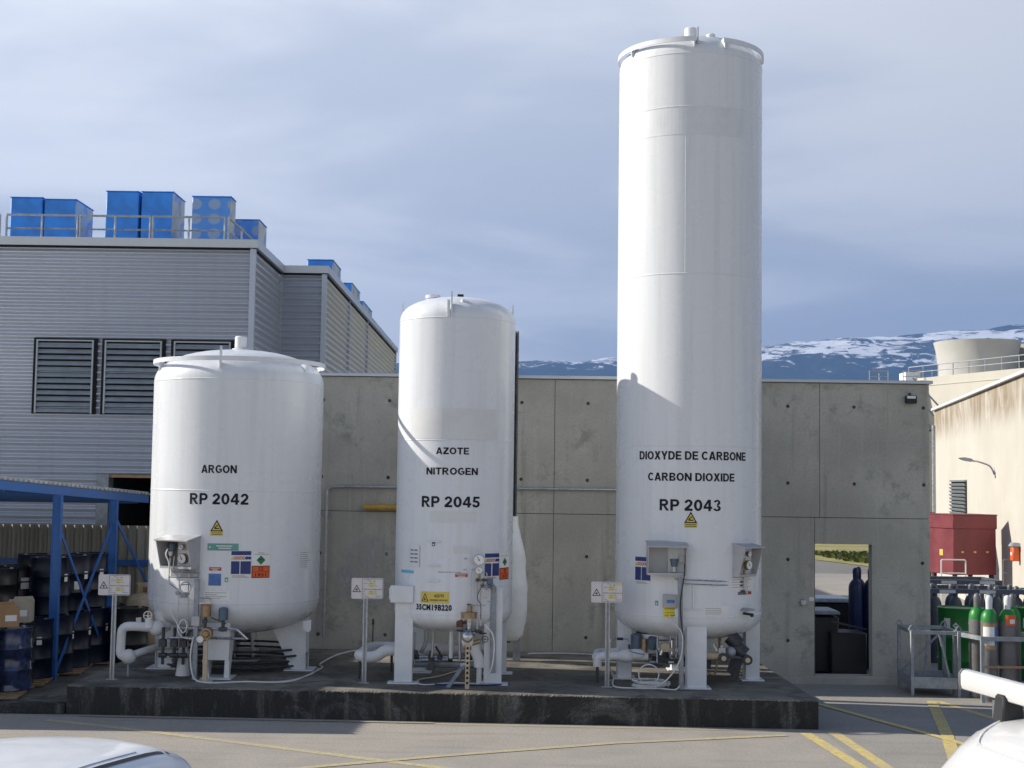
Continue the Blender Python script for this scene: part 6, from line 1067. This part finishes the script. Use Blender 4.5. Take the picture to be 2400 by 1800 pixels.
# ------------------------------------------------------------------ vehicles at the bottom edge
def car():
    t = thing('white_car', 'white hatchback parked in front, only its roof and rear pillar showing', 'car', (-2.46, 7.84, 0), math.radians(-16))
    prof = [(.0, 0), (.20, .004), (.38, .012), (.48, .022), (.51, .032), (.54, .042), (.585, .062), (.645, .115), (.695, .22), (.73, .34), (.77, .46), (.815, .56), (.845, .75), (.84, .98), (.82, 1.15), (.78, 1.28)]
    def hgt(y): # roof line, y=0 just short of the rear roof edge, negative towards the windscreen
        pts = [(.84, .70), (.78, .92), (.68, 1.08), (.55, 1.28), (.44, 1.40), (.34, 1.43), (.22, 1.468), (.08, 1.488), (-.1, 1.50), (-.4, 1.51), (-1.0, 1.515), (-1.6, 1.49), (-2.1, 1.40), (-2.6, 1.14), (-2.8, 1.02), (-3.3, .94), (-3.6, .80), (-3.7, .6)]
        for (a, ha), (b, hb) in zip(pts, pts[1:]):
            if b <= y <= a: u = (a - y) / (a - b); return ha + (hb - ha) * u
        return pts[-1][1]
    ys = [.84, .81, .78, .73, .68, .61, .55, .49, .44, .39, .34, .28, .22, .15, .08, -.05, -.2, -.4, -.7, -1.0, -1.3, -1.6, -1.85, -2.1, -2.35, -2.6, -2.8, -3.05, -3.3, -3.45, -3.6, -3.7]
    full = [(-x, dz) for x, dz in reversed(prof[1:])] + prof; vs = []; fs = []; m = len(full)
    def sec(y):
        h = hgt(y); k = 1 - .10 * max(0, (y + .2) / .82) ** 2 - .08 * max(0, (-3. - y) / .7) ** 2; row = []
        for x, dz in full: z = max(.22, h - dz * (h - .22) / 1.28); row.append(Vector((x * k, y + (.10 * (1 - (x / .85) ** 2) if y > -.1 else 0) * min(1, (y + .1) / .3) - .10 * (x / .85) ** 2 * max(0, min(1, (y + .3) / .5)), z)))
        return row
    for y in ys: vs += sec(y)
    for j in range(len(ys) - 1):
        for i in range(m - 1): a = j * m + i; fs.append((a, a + m, a + m + 1, a + 1))
    fs += [tuple(range(m)), tuple(range(len(ys) * m - 1, (len(ys) - 1) * m - 1, -1))]
    MB().add(vs, fs).build('body', 'car_white', t, local=True, sharp=60)
    def side(i0, i1, ya, yb, off, name, mm, sgn=1, n=14):
        mb = MB(); rows = []
        for k in range(n + 1):
            y = ya + (yb - ya) * k / n; r = sec(y); c = m // 2; pts = [r[c + sgn * i] for i in range(i0, i1 + 1)]
            rows.append([p + Vector((sgn * off * .8, 0, off * .6)) for p in pts])
        w = i1 - i0 + 1; v2 = [p for r in rows for p in r]; f2 = []
        for k in range(n):
            for i in range(w - 1): a = k * w + i; f2.append((a, a + w, a + w + 1, a + 1) if sgn > 0 else (a, a + 1, a + w + 1, a + w))
        return mb.add(v2, f2).build(name, mm, t, local=True)
    for s in (1, -1):
        side(4, 5, .27, -2.0, .004, 'roof_strip', 'black_rubber', s, 20); side(8, 10, .14, -.55, .004, 'quarter_window', 'car_glass', s); side(8, 10, -.62, -1.75, .004, 'door_window', 'car_glass', s); 
        mb = MB(); pts = []
        for k in range(15): y = .20 - 2.2 * k / 14; r = sec(y); c = m // 2; p = r[c + s * 7]; pts.append(p + Vector((s * .001, 0, .001)))
        mb.tube(pts, .004, 5).build('door_seam', 'grey_plastic', t, local=True)
        mb = MB(); pts = []
        for k in range(15): y = -.0 - 2.0 * k / 14; r = sec(y); c = m // 2; p = r[c + s * 3]; pts.append(p)
        mb.tube(pts, .0035, 5).build('roof_seam', 'cabinet_grey', t, local=True)
    side(-4, 4, .50, .72, .004, 'rear_window', 'car_glass', 1, 6)
    for x in (-.80, .80):
        for y in (-.30, -2.85):
            w = MB().cyl((x - .09, y, .31), (x + .09, y, .31), .31, n=24).build('tyre', 'tyre', t, local=True, bevel=.03); MB().cyl((x - .095, y, .31), (x + .095, y, .31), .19, n=16).build('rim', 'galvanised', w, local=True)
car()
def van():
    t = thing('white_van', 'white van with a white roof bar parked in front at the right edge', 'van', (2.34, 6.0, 0), math.radians(11.5))
    prof = [(.0, 0.), (.25, .004), (.45, .014), (.60, .032), (.69, .055), (.745, .09), (.785, .15), (.81, .25), (.835, .45), (.87, .75), (.885, 1.0), (.885, 1.3), (.86, 1.5), (.82, 1.62)]; full = [(-x, dz) for x, dz in reversed(prof[1:])] + prof; m = len(full)
    st_ = [(-.56, 1.20, .84), (-.55, .90, .88), (-.52, .70, .90), (-.47, .52, .92), (-.40, .37, .935), (-.31, .245, .95), (-.21, .15, .965), (-.11, .08, .975), (-.01, .035, .985), (.10, .012, .995), (.22, .003, 1.), (.55, 0, 1.), (1.2, 0, 1.), (2.0, 0, 1.), (2.7, .01, 1.), (3.0, .06, .99), (3.25, .28, .97), (3.5, .60, .95), (3.7, .80, .94), (4.05, .86, .92), (4.25, .98, .88), (4.32, 1.15, .8)]; H = 1.925
    bow_ = lambda x, s: .16 * (s / .85) ** 2 * max(0, 1 - max(x, 0) / 1.2)
    def sec(x, drop, k): return [Vector((x + bow_(x, s), s * k, min(H - dz * (1 + .0), H - drop - dz * .35))) for s, dz in full]
    rows = [sec(*a) for a in st_]; vs = [p for r in rows for p in r]; fs = []
    for j in range(len(rows) - 1):
        for i in range(m - 1): a = j * m + i; fs.append((a, a + 1, a + m + 1, a + m))
    fs += [tuple(range(m - 1, -1, -1)), tuple(range((len(rows) - 1) * m, len(rows) * m))]; MB().add(vs, fs).build('body', 'van_white', t, local=True, sharp=55)
    # pressed roof panel with rounded corners
    def zr(s):
        s = abs(s)
        for (a, da), (b, db) in zip(prof, prof[1:]):
            if a <= s <= b: return H - (da + (db - da) * (s - a) / (b - a))
        return H
    def zx(x):
        for (a, da, k0), (b, db, k1) in zip(st_, st_[1:]):
            if a <= x <= b: return da + (db - da) * (x - a) / (b - a)
        return 0.
    def on(x, s, o): dz = H - zr(s); return Vector((x + bow_(x, s), s * (1 - .05 * max(0, -x)), min(H - dz, H - zx(x) - dz * .35) + o))
    def pressed(x0, x1, s0, s1, rad):
        mb = MB(); pts = []; C4 = ((x1 - rad, s1 - rad, 0), (x0 + rad, s1 - rad, 90), (x0 + rad, s0 + rad, 180), (x1 - rad, s0 + rad, 270))
        for i, (cx, cy, a0) in enumerate(C4):
            for k in range(7): a = math.radians(a0 + 15 * k); pts.append((cx + rad * math.cos(a), cy + rad * math.sin(a)))
        P2 = []
        for (xa, sa), (xb, sb) in zip(pts, pts[1:] + pts[:1]):
            for k in range(4): P2.append((xa + (xb - xa) * k / 4, sa + (sb - sa) * k / 4))
        mb.tube([on(x, s, -.004) for x, s in P2], .011, 6, closed=True); return mb.build('roof_pressing', 'van_white', t, local=True)
    pressed(-.17, 1.5, -.62, .62, .16); mb = MB(); mb.tube([on(.55, s, -.002) for s in [-.74 + .1 * k for k in range(15)]], .004, 5); mb.build('roof_seam', 'van_white', t, local=True)
    for xb in (.126, 1.9):
        r = MB(); pr = [(-.026, -.045), (.026, -.045), (.034, -.02), (.034, .03), (.018, .052), (-.018, .052), (-.034, .03), (-.034, -.02)]; r.prism(pr, (xb, -1.02, 2.01), (1, 0, 0), (0, 0, 1), (0, 2.04, 0)); ro = r.build('roof_bar', 'van_white', t, local=True, bevel=.006)
        for s in (-1, 1): MB().prism([(a * 1.03, b * 1.03) for a, b in pr], (xb, s * 1.02 if s > 0 else -1.035, 2.01), (1, 0, 0), (0, 0, 1), (0, .015, 0)).build('end_cap', 'grey_plastic', ro, local=True); MB().box((xb, s * .64, 1.93), (.12, .10, .13), taper=.8).build('bar_foot', 'black_rubber', ro, local=True, bevel=.01); MB().box((xb, s * .695, 1.92), (.09, .02, .08)).build('foot_cover', 'grey_plastic', ro, local=True)
    for y in (-.80, .80):
        for x in (.65, 3.45): w = MB().cyl((x, y - .1, .32), (x, y + .1, .32), .32, n=24).build('tyre', 'tyre', t, local=True, bevel=.03); MB().cyl((x, y - .105, .32), (x, y + .105, .32), .2, n=16).build('rim', 'galvanised', w, local=True)
van()
